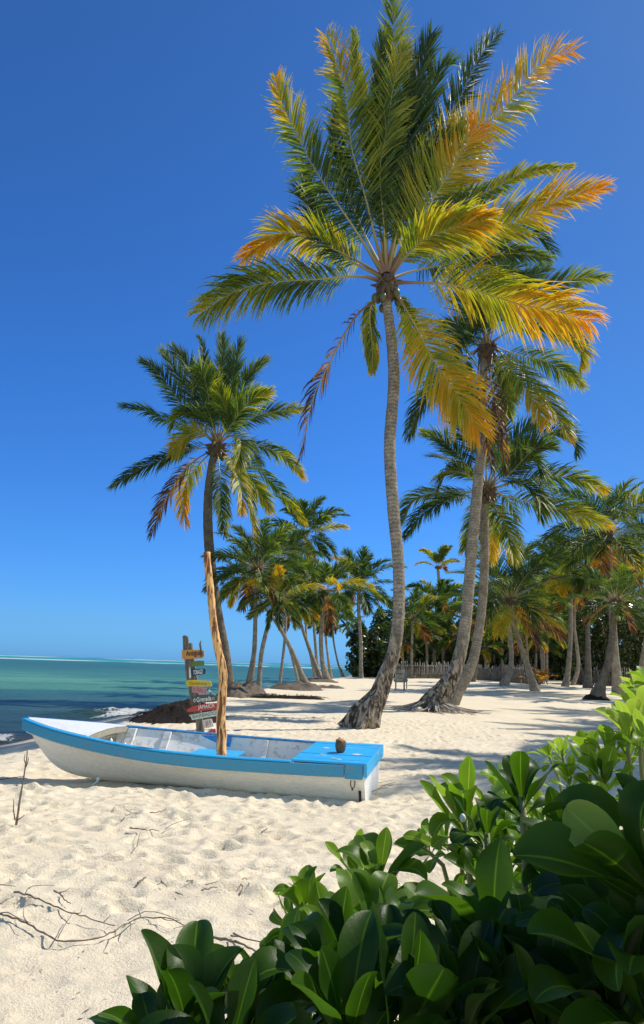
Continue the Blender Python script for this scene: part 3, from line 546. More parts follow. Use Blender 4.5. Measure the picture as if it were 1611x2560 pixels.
# ---- the other palms: (label, trunk pixels [(x, y, width)], crown px, frond radius px, fronds, lod, options)
def palm(label, pts, r, nf=22, lod=1, each=None, seed=0, group='palms behind the beach', lo=-60, yellow=.12, bark=None, Yb=None, C=None, droop=.3):
    g = ground(pts[0][0], pts[0][1]) if Yb is None else atY(pts[0][0], pts[0][1], Yb); Y0 = g[1]; org = g.copy(); org[2] = float(zt(org[0], org[1]))
    root = empty('coconut_palm', org, label, 'palm tree', group); pts = [(x_, y_, w_*.8) for x_, y_, w_ in pts]; _, P, Rr = trunk(root, org, pts, Y0, 0, k=10, ring=.006, bark=bark)
    Cc = P[-1]; L = r*Y0/F*1.25; nf = int(nf*1.08); yellow *= .5
    each = (r > 85) if each is None else each
    if lod >= 1: boots(root, org, Cc, max(Rr[-1]*1.1, .12), L*.07, 12, random.Random(seed))
    rand_crown(root, org, Cc, L, nf, lod, seed+100, each, lo, 82, yellow, None, .035, droop); return root
G5 = 'palms along the waterline beyond the left palm'
palm('upright palm of the crossing pair on the root mound by the water', [(620, 1714, 30), (632, 1660, 17), (637, 1613, 14), (640, 1497, 12), (643, 1420, 12)], 128, 26, 2, True, 5, G5, Yb=37.8)
palm('pale palm leaning right from the same root mound by the water', [(648, 1718, 18), (650, 1680, 14), (656, 1623, 13), (675, 1547, 12), (694, 1495, 12)], 92, 20, 2, True, 6, G5, -70, .3, Yb=37.5)
palm('long palm leaning far left across the pale palm by the water', [(770, 1711, 34), (752, 1680, 16), (731, 1629, 13), (698, 1567, 11), (648, 1497, 10), (620, 1447, 10)], 100, 20, 2, True, 7, G5, Yb=48.6)
palm('thin palm right behind the long left-leaning one', [(748, 1690, 9), (728, 1632, 8), (708, 1578, 6), (708, 1530, 6), (709, 1490, 6)], 52, 16, 1, False, 8, G5, Yb=62)
palm('left-leaning palm with yellowing fronds in the middle of the waterline row', [(806, 1696, 22), (790, 1665, 14), (765, 1597, 10), (745, 1536, 9), (735, 1500, 9)], 88, 20, 2, True, 9, G5, -75, .4, Yb=72)
palm('slender palm leaning left under the middle crowns', [(791, 1687, 11), (778, 1640, 9), (768, 1605, 7), (764, 1540, 6), (767, 1510, 6)], 62, 16, 1, False, 10, G5, Yb=78)
palm('highest palm of the waterline row, its crown above the others', [(797, 1690, 11), (790, 1623, 9), (783, 1530, 9), (778, 1420, 9), (762, 1335, 9)], 108, 24, 2, True, 11, G5, -60, .2, Yb=80)
palm('stout palm at the front of the waterline row beside the bather', [(820, 1697, 26), (806, 1650, 14), (803, 1590, 13), (808, 1530, 12), (812, 1480, 12)], 110, 24, 2, True, 12, G5, -60, .25, Yb=70)
palm('dark palm with a hanging orange frond behind the bather', [(829, 1691, 12), (820, 1640, 7), (815, 1590, 7), (817, 1540, 7)], 60, 16, 1, False, 13, G5, -80, .4, Yb=86)
palm('thin curved palm at the tip of the beach, left of the dark bush', [(860, 1684, 13), (845, 1655, 6), (833, 1590, 6), (832, 1530, 6)], 62, 16, 1, False, 14, G5, -80, Yb=112)
palm('smallest far palm over the left end of the dark bush', [(882, 1672, 5), (880, 1640, 4), (880, 1600, 4), (878, 1560, 4)], 38, 14, 1, False, 16, G5, -70, .1, None, 150)
palm('smooth upright palm standing before the dark bush', [(903, 1696, 20), (903, 1680, 13), (902, 1600, 11), (897, 1520, 11), (898, 1468, 11)], 108, 26, 2, True, 15, G5, -60, .2)
palm('palm crown filling the gap between the left palm and the waterline row', [(700, 1700, 10), (712, 1600, 8), (716, 1500, 8), (706, 1400, 8)], 100, 20, 1, True, 17, G5, -60, .15, None, 62)
G6 = 'palms of the grove on the right'
palm('spindly palm with a small upright yellow tipped crown above the fence', [(1124, 1690, 14), (1121, 1640, 12), (1112, 1540, 10), (1100, 1470, 9), (1095, 1418, 9)], 62, 12, 2, True, 17, G6, 25, .9)
palm('straight grey palm bending at its foot left of the leaning grove palm', [(1259, 1714, 32), (1275, 1680, 17), (1279, 1640, 15), (1275, 1580, 14), (1268, 1510, 13)], 95, 18, 1, True, 18, G6)
palm('dark crowned palm leaning left over the brown fence corner', [(1339, 1729, 34), (1330, 1700, 24), (1313, 1646, 18), (1290, 1575, 15), (1275, 1500, 15)], 168, 30, 2, True, 19, G6, -45, .04)
palm('grey palm with a widened foot, first of the close pair in the grove', [(1413, 1716, 26), (1420, 1680, 17), (1426, 1604, 14), (1428, 1500, 13), (1430, 1440, 13)], 140, 24, 2, True, 20, G6, -45, .06)
palm('curved palm, second of the close pair in the grove', [(1432, 1713, 16), (1446, 1670, 12), (1443, 1620, 10), (1436, 1560, 9), (1440, 1480, 9)], 95, 18, 1, True, 21, G6)
palm('straight brown barked palm with a broad ringed foot', [(1470, 1720, 34), (1471, 1690, 22), (1470, 1600, 15), (1469, 1500, 14), (1468, 1420, 14)], 125, 22, 2, True, 22, G6, -60, .1, M_BARK2)
palm('big dark crowned palm by the right edge with a swollen sunlit foot', [(1546, 1736, 40), (1545, 1715, 35), (1543, 1690, 28), (1538, 1640, 24), (1533, 1560, 22), (1527, 1450, 20), (1521, 1335, 18)], 178, 34, 2, True, 23, G6, -70, .08, None, None, None, .4)
palm('palm on a black burnt stump leaning right before the swollen one', [(1494, 1750, 50), (1496, 1735, 46), (1501, 1718, 34), (1506, 1700, 26), (1520, 1660, 22), (1530, 1600, 20), (1538, 1500, 18)], 110, 18, 1, True, 24, G6, -60, .1, M_BARK2)
palm('slim straight palm near the right edge with a high yellowish crown', [(1578, 1694, 13), (1576, 1620, 11), (1573, 1520, 11), (1572, 1450, 11)], 120, 22, 2, True, 25, G6, -75, .3)
palm('brown ringed palm cut by the right edge of the view', [(1600, 1722, 30), (1607, 1660, 20), (1618, 1590, 18), (1630, 1480, 16), (1640, 1380, 16)], 120, 18, 2, True, 26, G6)
palm('white sided thin palm leaning left in the grove shade', [(1419, 1690, 9), (1416, 1640, 7), (1405, 1590, 7), (1396, 1545, 7)], 70, 14, 1, False, 27, G6)
palm('palm growing low to the right in the grove shade above the sandy gap', [(1378, 1692, 14), (1395, 1660, 9), (1405, 1620, 8), (1410, 1570, 7)], 70, 14, 1, False, 28, G6)
palm('thin far palm between the leaning one and the sandy gap', [(1322, 1690, 8), (1320, 1640, 7), (1316, 1580, 7)], 70, 14, 1, False, 29, G6, -60, .1, None, 85)
palm('thin far palm behind the brown fence end', [(1357, 1688, 8), (1354, 1640, 7), (1350, 1570, 7)], 80, 14, 1, False, 30, G6, -60, .1, None, 88)
palm('thin far palm next to the one behind the brown fence end', [(1368, 1688, 7), (1368, 1640, 6), (1370, 1570, 6)], 66, 14, 1, False, 31, G6, -60, .1, None, 92)
palm('thin palm leaning right behind the big dark crowned one', [(1556, 1700, 12), (1563, 1640, 10), (1572, 1560, 9), (1580, 1490, 9)], 95, 16, 1, False, 32, G6)
palm('dead brown skirted palm just behind the twin palms', [(1183, 1705, 16), (1190, 1670, 12), (1196, 1620, 10), (1200, 1540, 10)], 66, 14, 1, False, 33, G6, -85, .5, M_BARK2)
G7 = 'low palms behind the stake fence'
for i, (x, yb, yt, r, lb) in enumerate([(1030, 1665, 1545, 85, 'bushy dark low palm right of the tallest trunk'), (1068, 1665, 1580, 70, 'low palm behind the fence under the spindly palm'), (1110, 1665, 1530, 88, 'low palm behind the fence left of the twin trunks'), (1010, 1665, 1600, 62, 'yellowish low palm at the left end of the stake fence'), (1145, 1665, 1590, 70, 'low palm seen between the twin trunks'),
        (1235, 1670, 1570, 84, 'low palm right of the twin trunks'), (1215, 1668, 1620, 60, 'smallest low palm beside the twin trunks'), (1300, 1672, 1590, 78, 'low palm behind the leaning grove palm'), (1360, 1672, 1530, 92, 'tall dark palm over the brown fence corner'), (1340, 1672, 1610, 66, 'low palm above the brown dead fronds'), (1400, 1672, 1500, 95, 'high dark palm over the sandy gap'), (1450, 1672, 1480, 95, 'high dark palm left of the brown barked one'),
        (1500, 1672, 1530, 95, 'dark palm behind the burnt stump palm'), (1580, 1674, 1500, 100, 'dark palm filling the upper right edge of the grove'), (1255, 1670, 1500, 80, 'dark palm above the bent foot palm'), (1085, 1666, 1500, 70, 'upright green palm between the spindly palm and the twins')]):
    palm(lb, [(x, yb, 9), (x+random.uniform(-4, 4), (yb+yt)/2, 8), (x+random.uniform(-8, 8), yt, 8)], r, 17, 1, False, 60+i, G7, -60, .16, None, 100+(i*7) % 18)
# palms outside the view on the right whose shade falls on the sand and the shrubs
for i, (x, y, h, L, lb) in enumerate([(14.9, 16.9, 11.5, 4.2, 'nearest palm beyond the right edge, shading the sand off the boat stern'), (14.8, 17.9, 12.2, 4.6, 'palm beyond the right edge whose crown shades the sand behind the boat'), (20., 27.5, 12, 4.8, 'palm beyond the right edge shading the sand before the grove'), (22.5, 35, 12, 5, 'palm beyond the right edge shading the grove floor'), (17.5, 22, 10, 4.4, 'palm beyond the right edge shading the open sand'), (30, 46, 13, 5.2, 'palm farthest beyond the right edge of the grove')]):
    org = np.array([x, y, float(zt(x, y))]); root = empty('coconut_palm', org, lb, 'palm tree', 'palms just outside the view')
    mb = MB(org); mb.tube(cr([[x, y, org[2]-.1], [x+.2, y, h*.3], [x-.2, y+.1, h*.7], [x, y, h]], 20), np.linspace(.24, .12, 20), 10)
    mb.build('trunk', M_BARK, root, True, an='along'); rand_crown(root, org, np.array([x, y, h]), L, 34, 2, 300+i, False)

# ------------------------------------------------------------------ boat
YAW = .22; BC = np.array([.78, 9.95, 0.]); BA = np.array([-cos(YAW), sin(YAW), 0]); BN = np.array([sin(YAW), cos(YAW), 0])
def BW(s, b, z): return BC+BA*s+BN*b+np.array([0, 0, z+b*.05])
SS = [0, .6, 1.2, 2, 2.8, 3.4, 4, 4.4, 4.8, 5.2, 5.32]
fb = lambda s: np.interp(s, SS, [.75, .785, .815, .86, .835, .74, .60, .485, .32, .11, .025])
fz = lambda s: np.interp(s, SS, [.472, .465, .468, .478, .503, .538, .585, .615, .65, .69, .705])
fk = lambda s: np.interp(s, [0, 3.9, 4.35, 4.6, 4.78, 4.92, 5.05, 5.2, 5.32], [-.05, -.07, -.05, 0., .08, .17, .30, .52, .69])
fc = lambda s: np.interp(s, [0, 2, 3, 3.9, 4.4, 4.8, 5.1, 5.32], [.58, .60, .46, .27, .16, .07, .03, .0])
def sm(f, s): return np.mean([f(np.clip(s+d, 0, 5.32)) for d in (-.25, -.12, 0, .12, .25)]) if .25 < s < 5.05 else float(f(s))
boat_org = BW(2.6, 0, -.05)
boat = empty('rowing_boat', boat_org, 'long white open fishing boat with blue rails and blue stern deck lying on the sand', 'boat')
st = np.r_[np.linspace(0, 4.4, 30), np.linspace(4.5, 5.32, 16)]
def section(s, off=0.):
    b, z, zk, bc = sm(fb, s)-off, sm(fz, s), sm(fk, s)+off*1.5, max(sm(fc, s)-off, .0); b = max(b, .004); zc = zk+(.05+.10*s/5)*min(1, (z-zk)/.5)
    pts = []
    for v in (0, .25, .5, .75, .92, 1.): pts.append((b+(bc-b)*v+.035*sin(pi*v)*(b > .1), z+(zc-z)*v))
    pts.append((bc*.5, zk+.012)); pts.append((0, zk)); return [(-x, y) for x, y in pts]+[(x, y) for x, y in pts[::-1][1:]]
V = []; Fq = []; m = 15
for s in st: V += [BW(s, x, y) for x, y in section(s)]
for i in range(len(st)-1):
    for j in range(m-1): Fq.append((i*m+j, i*m+j+1, (i+1)*m+j+1, (i+1)*m+j))
hull = mk('hull', np.array(V)-boat_org, Fq, M_WHITE, boat)
V = []; Fq = []; st2 = st[st < 5.1]
for s in st2: V += [BW(s, x, y+(-.004 if abs(x) > .3 else 0)) for x, y in section(s, .035)]
for i in range(len(st2)-1):
    for j in range(m-1): Fq.append((i*m+j, (i+1)*m+j, (i+1)*m+j+1, i*m+j+1))
mk('inner_planking', np.array(V)-boat_org, Fq, M_WHITEIN, boat)
def strip(name, mt, s0, s1, side, b0, b1, z0, z1, n=46, par=boat, bev=.006):
    V = []; Fq = []
    for s in np.linspace(s0, s1, n):
        b, z = sm(fb, s), sm(fz, s); k_ = min(1, b/.12)
        for (bb, zz) in ((b0, z0), (b1, z0), (b1, z1), (b0, z1)): V.append(BW(s, side*(b+bb*(k_ if bb < 0 else 1)), z+zz))
    for i in range(n-1):
        for j in range(4): Fq.append((i*4+j, i*4+(j+1) % 4, (i+1)*4+(j+1) % 4, (i+1)*4+j) if side > 0 else (i*4+j, (i+1)*4+j, (i+1)*4+(j+1) % 4, i*4+(j+1) % 4))
    Fq += [(0, 1, 2, 3), tuple((n-1)*4+q for q in (3, 2, 1, 0))]
    o = mk(name, np.array(V)-boat_org, Fq, mt, par, smooth=False); md = o.modifiers.new('b', 'BEVEL'); md.width = bev; md.limit_method = 'ANGLE'; return o
for sd in (-1, 1):
    strip('rub_rail', M_BLUE, .03 if sd > 0 else .235, 5.33, sd, .004, .034, -.14, .0)
    strip('cap_rail', M_BLUE2 if sd < 0 else M_BLUE3, .92, 5.3, sd, -.05, .036, .004, .024)
    strip('white_seam_batten', M_WHITE, .03, 5.2, sd, .004, .022, -.158, -.145)
mb = MB(boat_org); T_ = [BW(5.30, -.05, .71), BW(5.40, 0, .72), BW(5.30, .05, .71), BW(5.24, .0, .71)]; Bq = [BW(5.24, -.05, .55), BW(5.33, 0, .54), BW(5.24, .05, .55), BW(5.18, 0, .55)]
mb.box8(Bq+T_); mb.build('stem_head', M_BLUE, boat, bevel=.01)
# transom with a notch of bare wood and the blue band
V = [BW(-.012, x, y) for x, y in section(0)]; V2 = [BW(.03, x, y) for x, y in section(0)]
mk('transom', np.array(V+V2)-boat_org, [tuple(range(m))[::-1], tuple(range(m, 2*m))]+[(i, i+1, m+i+1, m+i) for i in range(m-1)]+[(m-1, 0, m, 2*m-1)], M_DECKW, boat, smooth=False)
def bbox_(mb, s0, s1, b0, b1, z0, z1, ext=0): mb.box8([BW(s0, b0, z0), BW(s1, b0, z0), BW(s1, b1, z0), BW(s0, b1, z0), BW(s0-ext, b0, z1), BW(s1, b0, z1), BW(s1, b1, z1), BW(s0-ext, b1, z1)])
mb = MB(boat_org); bbox_(mb, -.055, -.016, -.795, .80, .335, .500); mb.build('transom_band', M_BLUE2, boat, bevel=.006)
mb = MB(boat_org); bbox_(mb, .0, .225, -.800, -.757, .31, .478); mb.build('corner_block', M_BLUE, boat, bevel=.006)
mb = MB(boat_org); bbox_(mb, .025, .21, .757, .800, .31, .478); mb.build('corner_block', M_BLUE, boat, bevel=.006)
mb = MB(boat_org); n_ = 9
rg = random.Random(4)
for i in range(n_):
    b0 = -.775+1.55*i/n_; b1 = -.775+1.55*(i+1)/n_-.011; dz = rg.uniform(-.003, .003); bbox_(mb, -.050, .93+rg.uniform(-.006, .006), b0, b1, .476+dz, .502+dz)
mb.build('stern_deck', M_BLUE2, boat, bevel=.003)
mb = MB(boat_org); bbox_(mb, .0, .90, -.73, .73, .455, .468); mb.build('deck_gap_backing', M_DARK, boat)  # near-black sheet added under the planks, painting their gaps as shade
rg = random.Random(9)
for (s, b, r) in ((.18, -.18, .055), (.62, -.33, .03), (.42, -.56, .028), (.66, .18, .05), (.33, -.62, .03)):
    mb = MB(boat_org); P = [BW(s+r*(1.5*cos(a))*rg.uniform(.4, 1.2), b+r*sin(a)*rg.uniform(.4, 1.2), .5065) for a in np.linspace(0, 2*pi, 15)[:-1]]
    mb.add(P, [tuple(range(14))]); o = mb.build('paint_chip', M_CHIP, boat)
# bow deck
def deckplate(s0, s1, dz, mt, name):
    V = []; Fq = []; ss = np.linspace(s0, s1, 16)
    for s in ss:
        b, z = sm(fb, s)-.035, sm(fz, s)
        for q in (-1, -.5, 0, .5, 1): V.append(BW(s, q*max(b, .005), z+dz+.035*(1-q*q)*min(1, b/.4)))
    for i in range(15):
        for j in range(4): Fq.append((i*5+j, (i+1)*5+j, (i+1)*5+j+1, i*5+j+1))
    o = mk(name, np.array(V)-boat_org, Fq, mt, boat, smooth=False); md = o.modifiers.new('s', 'SOLIDIFY'); md.thickness = .018; md.offset = -1; return o
deckplate(3.93, 5.24, .012, M_DECKW, 'bow_deck')
mb = MB(boat_org)
for (s0, s1, b0, b1) in ((3.96, 4.86, -.085, -.045),):
    P = [BW(s0, b0-.03, sm(fz, s0)+.0495), BW(s1, b1, sm(fz, s1)+.045), BW(s1, b1+.014, sm(fz, s1)+.045), BW(s0, b0-.012, sm(fz, s0)+.0495)]; mb.add(P, [(0, 1, 2, 3)])
mb.build('deck_seam', M_GREYW, boat)
# carlin under the aft edge of the bow deck, frames, ribs, thwart
mb = MB(boat_org); P = []
for q in np.linspace(-1, 1, 13): P.append(BW(3.90, q*.60, sm(fz, 3.9)+.005+.035*(1-q*q)))
for i in range(12): mb.box8([P[i]-[0, 0, .07], P[i+1]-[0, 0, .07], P[i+1]-[0, 0, .07]+BA*.03, P[i]-[0, 0, .07]+BA*.03, P[i], P[i+1], P[i+1]+BA*.03, P[i]+BA*.03])
mb.build('deck_beam', M_RAWBOAT, boat)
mb = MB(boat_org)
for q in np.linspace(-1, 1, 9)[:-1]: bbox_(mb, 4.02, 4.04, q*.46, (q+.24)*.46, .16+.26*abs(q), .57)
mb.build('bulkhead', M_RAWBOAT, boat)
def rib(s, wd, side, mt=M_WHITEIN, dep=.06):
    mb = MB(boat_org); sec = [p for p in section(s, .036) if p[0]*side > -.001]; sec = sorted(sec, key=lambda p: -p[1])[:6]
    for a, b in zip(sec[:-1], sec[1:]):
        mb.box8([BW(s-wd/2, b[0], b[1]), BW(s+wd/2, b[0], b[1]), BW(s+wd/2, b[0]-side*dep, b[1]), BW(s-wd/2, b[0]-side*dep, b[1]), BW(s-wd/2, a[0], a[1]-.004), BW(s+wd/2, a[0], a[1]-.004), BW(s+wd/2, a[0]-side*dep, a[1]-.004), BW(s-wd/2, a[0]-side*dep, a[1]-.004)])
    return mb.build('rib', mt, boat)
for s, wd in ((1.72, .07), (3.28, .11), (3.82, .13)):
    rib(s, wd, 1); rib(s, wd, -1)
mb = MB(boat_org)
for (s0, s1) in ((2.02, 2.36), (2.37, 2.74)):
    mb.box8([BW(s0, -.67, .285), BW(s1, -.67, .285), BW(s1, .67, .285), BW(s0, .67, .285), BW(s0, -.68, .313), BW(s1, -.68, .313), BW(s1, .68, .313), BW(s0, .68, .313)])
mb.build('thwart', M_BLUE2, boat, bevel=.004)
mb = MB(boat_org)   # blue painted patch of planking by the thwart
for (s0, s1) in ((2.28, 2.88),):
    for v0, v1 in ((0, .45),):
        b0, z0 = sm(fb, 2.5)-.048, sm(fz, 2.5)-.006; b1, z1 = b0-.05, z0-.175
        mb.box8([BW(s0, b1-.012, z1), BW(s1, b1-.012, z1), BW(s1, b1+.004, z1), BW(s0, b1+.004, z1), BW(s0, b0-.012, z0), BW(s1, b0-.012, z0), BW(s1, b0+.004, z0), BW(s0, b0+.004, z0)])
mb.build('mast_partner_board', M_BLUE3, boat, bevel=.003)
for (s, b, h) in ((3.72, -.20, .50), (3.45, -.28, .46)):   # broken white frame ends sticking up
    mb = MB(boat_org); mb.box8([BW(s, b, .12), BW(s+.09, b, .12), BW(s+.09, b+.03, .12), BW(s, b+.03, .12), BW(s+.03, b, h), BW(s+.05, b, h+.03), BW(s+.05, b+.03, h+.03), BW(s+.03, b+.03, h)]); mb.build('broken_frame', M_DECKW, boat)
mb = MB(boat_org); c = BW(.13, -.765, .29)   # rusty lifting eye on the side, split plank end
mb.tube([c+BA*.02, c+BA*.025+[0, -.012, -.05], c+BA*.01+[0, -.014, -.085], c-BA*.02+[0, -.012, -.08], c-BA*.03+[0, -.01, -.03], c-BA*.028], .007, 6); mb.tube([c+[0, -.02, -.10], c+[0, .01, -.105]], .014, 8)
mb.build('iron_eye', painted('rusty_iron', (.12, .06, .035), (.05, .03, .02), .6, 30, .7), boat, True)
mb = MB(boat_org); P0 = BW(.02, -.70, .13); mb.box8([P0+[0, -.03, -.13], P0+BA*.03+[0, -.03, -.13], P0+BA*.03+[0, .02, -.13], P0+[0, .02, -.13], P0+BA*.01+[0, -.045, .03], P0+BA*.045+[0, -.045, .03], P0+BA*.045+[0, .02, .03], P0+BA*.01+[0, .02, .03]]); mb.build('split_plank_end', M_DARK, boat)
c = atZ(247, 1950, .03); mb = MB(boat_org); mb.tube([c+[0, .05, .02], c+[.01, -.02, .01], c+[-.03, -.05, -.035], c+[-.07, -.06, -.06]], [.012, .014, .008, .004], 6); mb.tube([c+[.02, -.03, .02], c+[-.02, -.03, .02]], .018, 7); mb.build('rope_end', M_DECKW, boat, True)

# ------------------------------------------------------------------ pole stepped in the boat
PP = [(553.5, 1893, 24), (553, 1870, 24), (555, 1835, 25), (554, 1788, 22), (557, 1724, 22), (556, 1677, 21), (547, 1629, 20), (539, 1582, 20), (533, 1540, 19), (527, 1490, 19), (521, 1430, 19), (519, 1381, 18)]
Yp = 10.12; PQ = np.array([[*atY(x, y, Yp+.0004*(1893-y)), w_/2*Yp/F] for x, y, w_ in PP]); low = PQ[0].copy(); low[2] = -.02; PQ = np.vstack([low, PQ]); cc = cr(PQ, 90)
rg = random.Random(8); cc[:, 0] += .006*np.sin(np.linspace(0, 17, 90))
mb = MB(low[:3]); mb.tube(cc[:, :3], cc[:, 3]*(1+.035*np.array([rg.uniform(-1, 1) for _ in range(90)])), 14, jit=.07)
pole = mb.build('wooden_pole', M_POLE, None, True); pole.location = tuple(low[:3]); tag(pole, 'crooked peeled orange brown pole standing up from the seat of the boat', 'pole')

# ------------------------------------------------------------------ coconut on the stern deck
cb = atZ(851, 1881, .500); s_ = (cb-BC)@BA; b_ = (cb-BC)@BN; base = BW(s_, b_, .505)
root = empty('opened_coconut', base, 'opened brown coconut with its orange cut top standing on the blue stern deck', 'coconut')
k = 18; R_ = [.035, .055, .068, .074, .073, .066, .058]; Zc = [0, .012, .045, .085, .12, .150, .160]; mb = MB(base)
V = [base+np.array([cos(2*pi*j/k)*r*(1+.05*cos(3*2*pi*j/k)), sin(2*pi*j/k)*r, z]) for r, z in zip(R_, Zc) for j in range(k)]
mb.add(V, [(i*k+j, i*k+(j+1) % k, (i+1)*k+(j+1) % k, (i+1)*k+j) for i in range(6) for j in range(k)]+[tuple(range(k))[::-1]]); mb.build('husk', painted('coconut_brown_husk', (.15, .075, .03), (.035, .04, .015), .9, 16, .45, .5), root, True)
mb = MB(base); R2 = [.0585, .052, .033, .022, .018]; Z2_ = [.160, .172, .176, .166, .150]
V = [base+np.array([cos(2*pi*j/k)*r*(1+.08*sin(5*j)), sin(2*pi*j/k)*r, z+.006*sin(j*2.1)]) for r, z in zip(R2, Z2_) for j in range(k)]
mb.add(V, [(i*k+j, i*k+(j+1) % k, (i+1)*k+(j+1) % k, (i+1)*k+j) for i in range(4) for j in range(k)]+[tuple(range(4*k, 5*k))]); mb.build('cut_top', painted('cut_coconut_husk', (.62, .27, .08), (.35, .16, .06), .5, 40, .7), root, True)
mb = MB(base); mb.tube([base+[-.02, 0, .17], base+[-.015, 0, .187], base+[.0, .01, .192]], [.012, .014, .008], 8); mb.build('husk_flap', painted('pale_husk_fibre', (.7, .42, .2), (.5, .28, .12), .5, 40, .7), root, True)

# ------------------------------------------------------------------ sign post
YS = 13.0
s9 = lambda *p: sc((450, 1580), .0726, p); s10 = lambda *p: sc((450, 1690), .0792, p)
sg_base = atY(503, 1860, YS); sg_base[2] = float(zt(sg_base[0], sg_base[1]))
sign = empty('signpost', sg_base, 'weathered leaning signpost with painted island name boards standing behind the boat', 'signpost')
def slab(name, px, Y, th, mt, parent=sign, jit=0, rnd=.004):
    n = len(px); A = [atY(x, y, Y) for x, y in px]; B = [atY(x, y, Y)+np.array([0, th, 0]) for x, y in px]
    o = mk(name, np.array(A+B)-sg_base, [tuple(range(n)), tuple(range(n, 2*n))[::-1]]+[(i, i+n, (i+1) % n+n, (i+1) % n) for i in range(n)], mt, parent, smooth=False)
    md = o.modifiers.new('b', 'BEVEL'); md.width = rnd; md.limit_method = 'ANGLE'; return o
post = [(456.5, 1591), (460, 1588), (466, 1589), (469.6, 1592), (471, 1607), (474, 1608), (478, 1606.5), (479.5, 1609), (481.5, 1624), (485.6, 1650), (493.5, 1697), (497, 1737), (504, 1790), (510, 1829), (514, 1885), (493, 1885), (491.6, 1835), (489.6, 1801), (477, 1761), (471.4, 1716), (465, 1690), (461.6, 1650), (458, 1624)]
slab('post', post, YS, .10, M_GREYW)
def paint(n, c, d=None, a=.6): return painted('board_paint_'+n, c, d or tuple(x*.45 for x in c), a, 26, .6, .5)
M_LT = {'black': paint('black', (.02, .018, .015)), 'white': paint('white', (.80, .80, .76), (.6, .6, .6), .3), 'mustard': paint('mustard', (.40, .24, .02)), 'rose': paint('rose', (.50, .10, .12)), 'grey': paint('slate', (.52, .56, .54)), 'violet': paint('violet', (.45, .40, .6))}
BY = YS-.035
def board(px, mt, name='name_board', lab=None, Y=BY):
    o = slab(name, px, Y, .025, mt); 
    if lab: o['label'] = lab
    return o
def text_on(b, body, px, mt, Y=BY, shear=0.):
    """px: bottom-left, bottom-right, top-left of the line of lettering"""
    cu = bpy.data.curves.new('lettering', 'FONT'); cu.body = body; cu.size = 1; cu.offset = .018; cu.extrude = .0; o = bpy.data.objects.new('lettering', cu); COL.objects.link(o)
    dg = bpy.context.evaluated_depsgraph_get(); me = bpy.data.meshes.new_from_object(o.evaluated_get(dg)); bpy.data.objects.remove(o)
    V = np.array([v.co[:] for v in me.vertices]); lo = V.min(0); hi = V.max(0); u = (V[:, 0]-lo[0])/(hi[0]-lo[0]); v = (V[:, 1]-lo[1])/(hi[1]-lo[1])
    P0, P1, P2 = [atY(x, y, Y-.004) for x, y in px]; W_ = P0+(P1-P0)*u[:, None]+(P2-P0)*v[:, None]
    for i, vt in enumerate(me.vertices): vt.co = tuple(W_[i]-sg_base)
    me.materials.clear(); me.materials.append(mt); me.name = 'lettering'; return link(bpy.data.objects.new('lettering', me), b)
def strokes(b, lines, mt, w_=.006, Y=BY, name='faded_lettering'):
    mb = MB(sg_base)
    for ln in lines: mb.tube([atY(x, y, Y-.002) for x, y in ln], w_, 5)
    return mb.build(name, mt, b)
b = board(s9((60, 630), (110, 612), (700, 608), (830, 640), (850, 800), (800, 900), (170, 945), (75, 925)), paint('orange', (.62, .28, .06)), lab='orange board lettered Antigua in black'); text_on(b, 'Antigua', s9((205, 890), (735, 845), (205, 655)), M_LT['black'])
mb = MB(sg_base); mb.tube([atY(x, y, BY-.02) for x, y in s9((745, 285), (700, 400), (712, 500), (730, 620), (775, 720), (740, 830), (690, 845))], [.008, .02, .022, .02, .016, .02, .01], 7); mb.build('driftwood_hook', M_GREYW, sign, True)
b = board(s9((380, 1030), (650, 985), (835, 990), (845, 1160), (400, 1190)), paint('green', (.10, .20, .05)), lab='small mossy green board with faded yellow marks')
strokes(b, [s9((500+i*62, 1130), (520+i*62, 1040), (545+i*62, 1120)) for i in range(5)], paint('lime', (.35, .38, .06)), .004)
mb = MB(sg_base); mb.tube([atY(x, y, BY-.01) for x, y in s9((340, 1200), (345, 1300), (355, 1500), (360, 1590))], [.008, .016, .018, .016], 6); mb.build('white_peg', M_LT['white'], sign, True)
b = board(s9((385, 1290), (560, 1275), (860, 1258), (890, 1310), (880, 1440), (580, 1490), (400, 1525)), paint('navy', (.02, .05, .10)), lab='dark navy board lettered TOBAGO in white'); text_on(b, 'TOBAGO', s9((465, 1470), (790, 1435), (460, 1320)), M_LT['white'])
b = board(s10((175, 215), (265, 115), (975, 160), (1005, 330), (250, 325)), paint('yellow', (.72, .52, .03)), lab='yellow arrow board pointing left with mustard lettering'); text_on(b, 'Dominica', s10((290, 280), (860, 290), (290, 175)), M_LT['mustard'])
strokes(b, [s10((900+50*i, 210+50*j), (912+50*i, 212+50*j)) for i in range(2) for j in range(2)], M_LT['black'], .004, name='painted_dots')
b = board(s10((385, 300), (835, 385), (850, 575), (385, 515)), paint('pink', (.55, .28, .30)), lab='faded pink board with worn rose lettering'); strokes(b, [s10((440, 350), (435, 470), (500, 475)), s10((440, 410), (490, 415)), s10((550, 365), (550, 480)), s10((600, 375), (600, 490), (650, 495), (655, 385)), s10((700, 395), (700, 505), (745, 510)), s10((820, 430), (775, 440), (815, 480), (800, 530), (770, 525))], M_LT['rose'], .005)
b = board(s10((860, 400), (900, 380), (990, 560), (965, 580)), M_LT['black'], 'striped_pointer', 'small black and white striped pointer'); strokes(b, [s10((900, 450), (950, 520)), s10((910, 430), (985, 500))], M_LT['white'], .006, name='stripe')
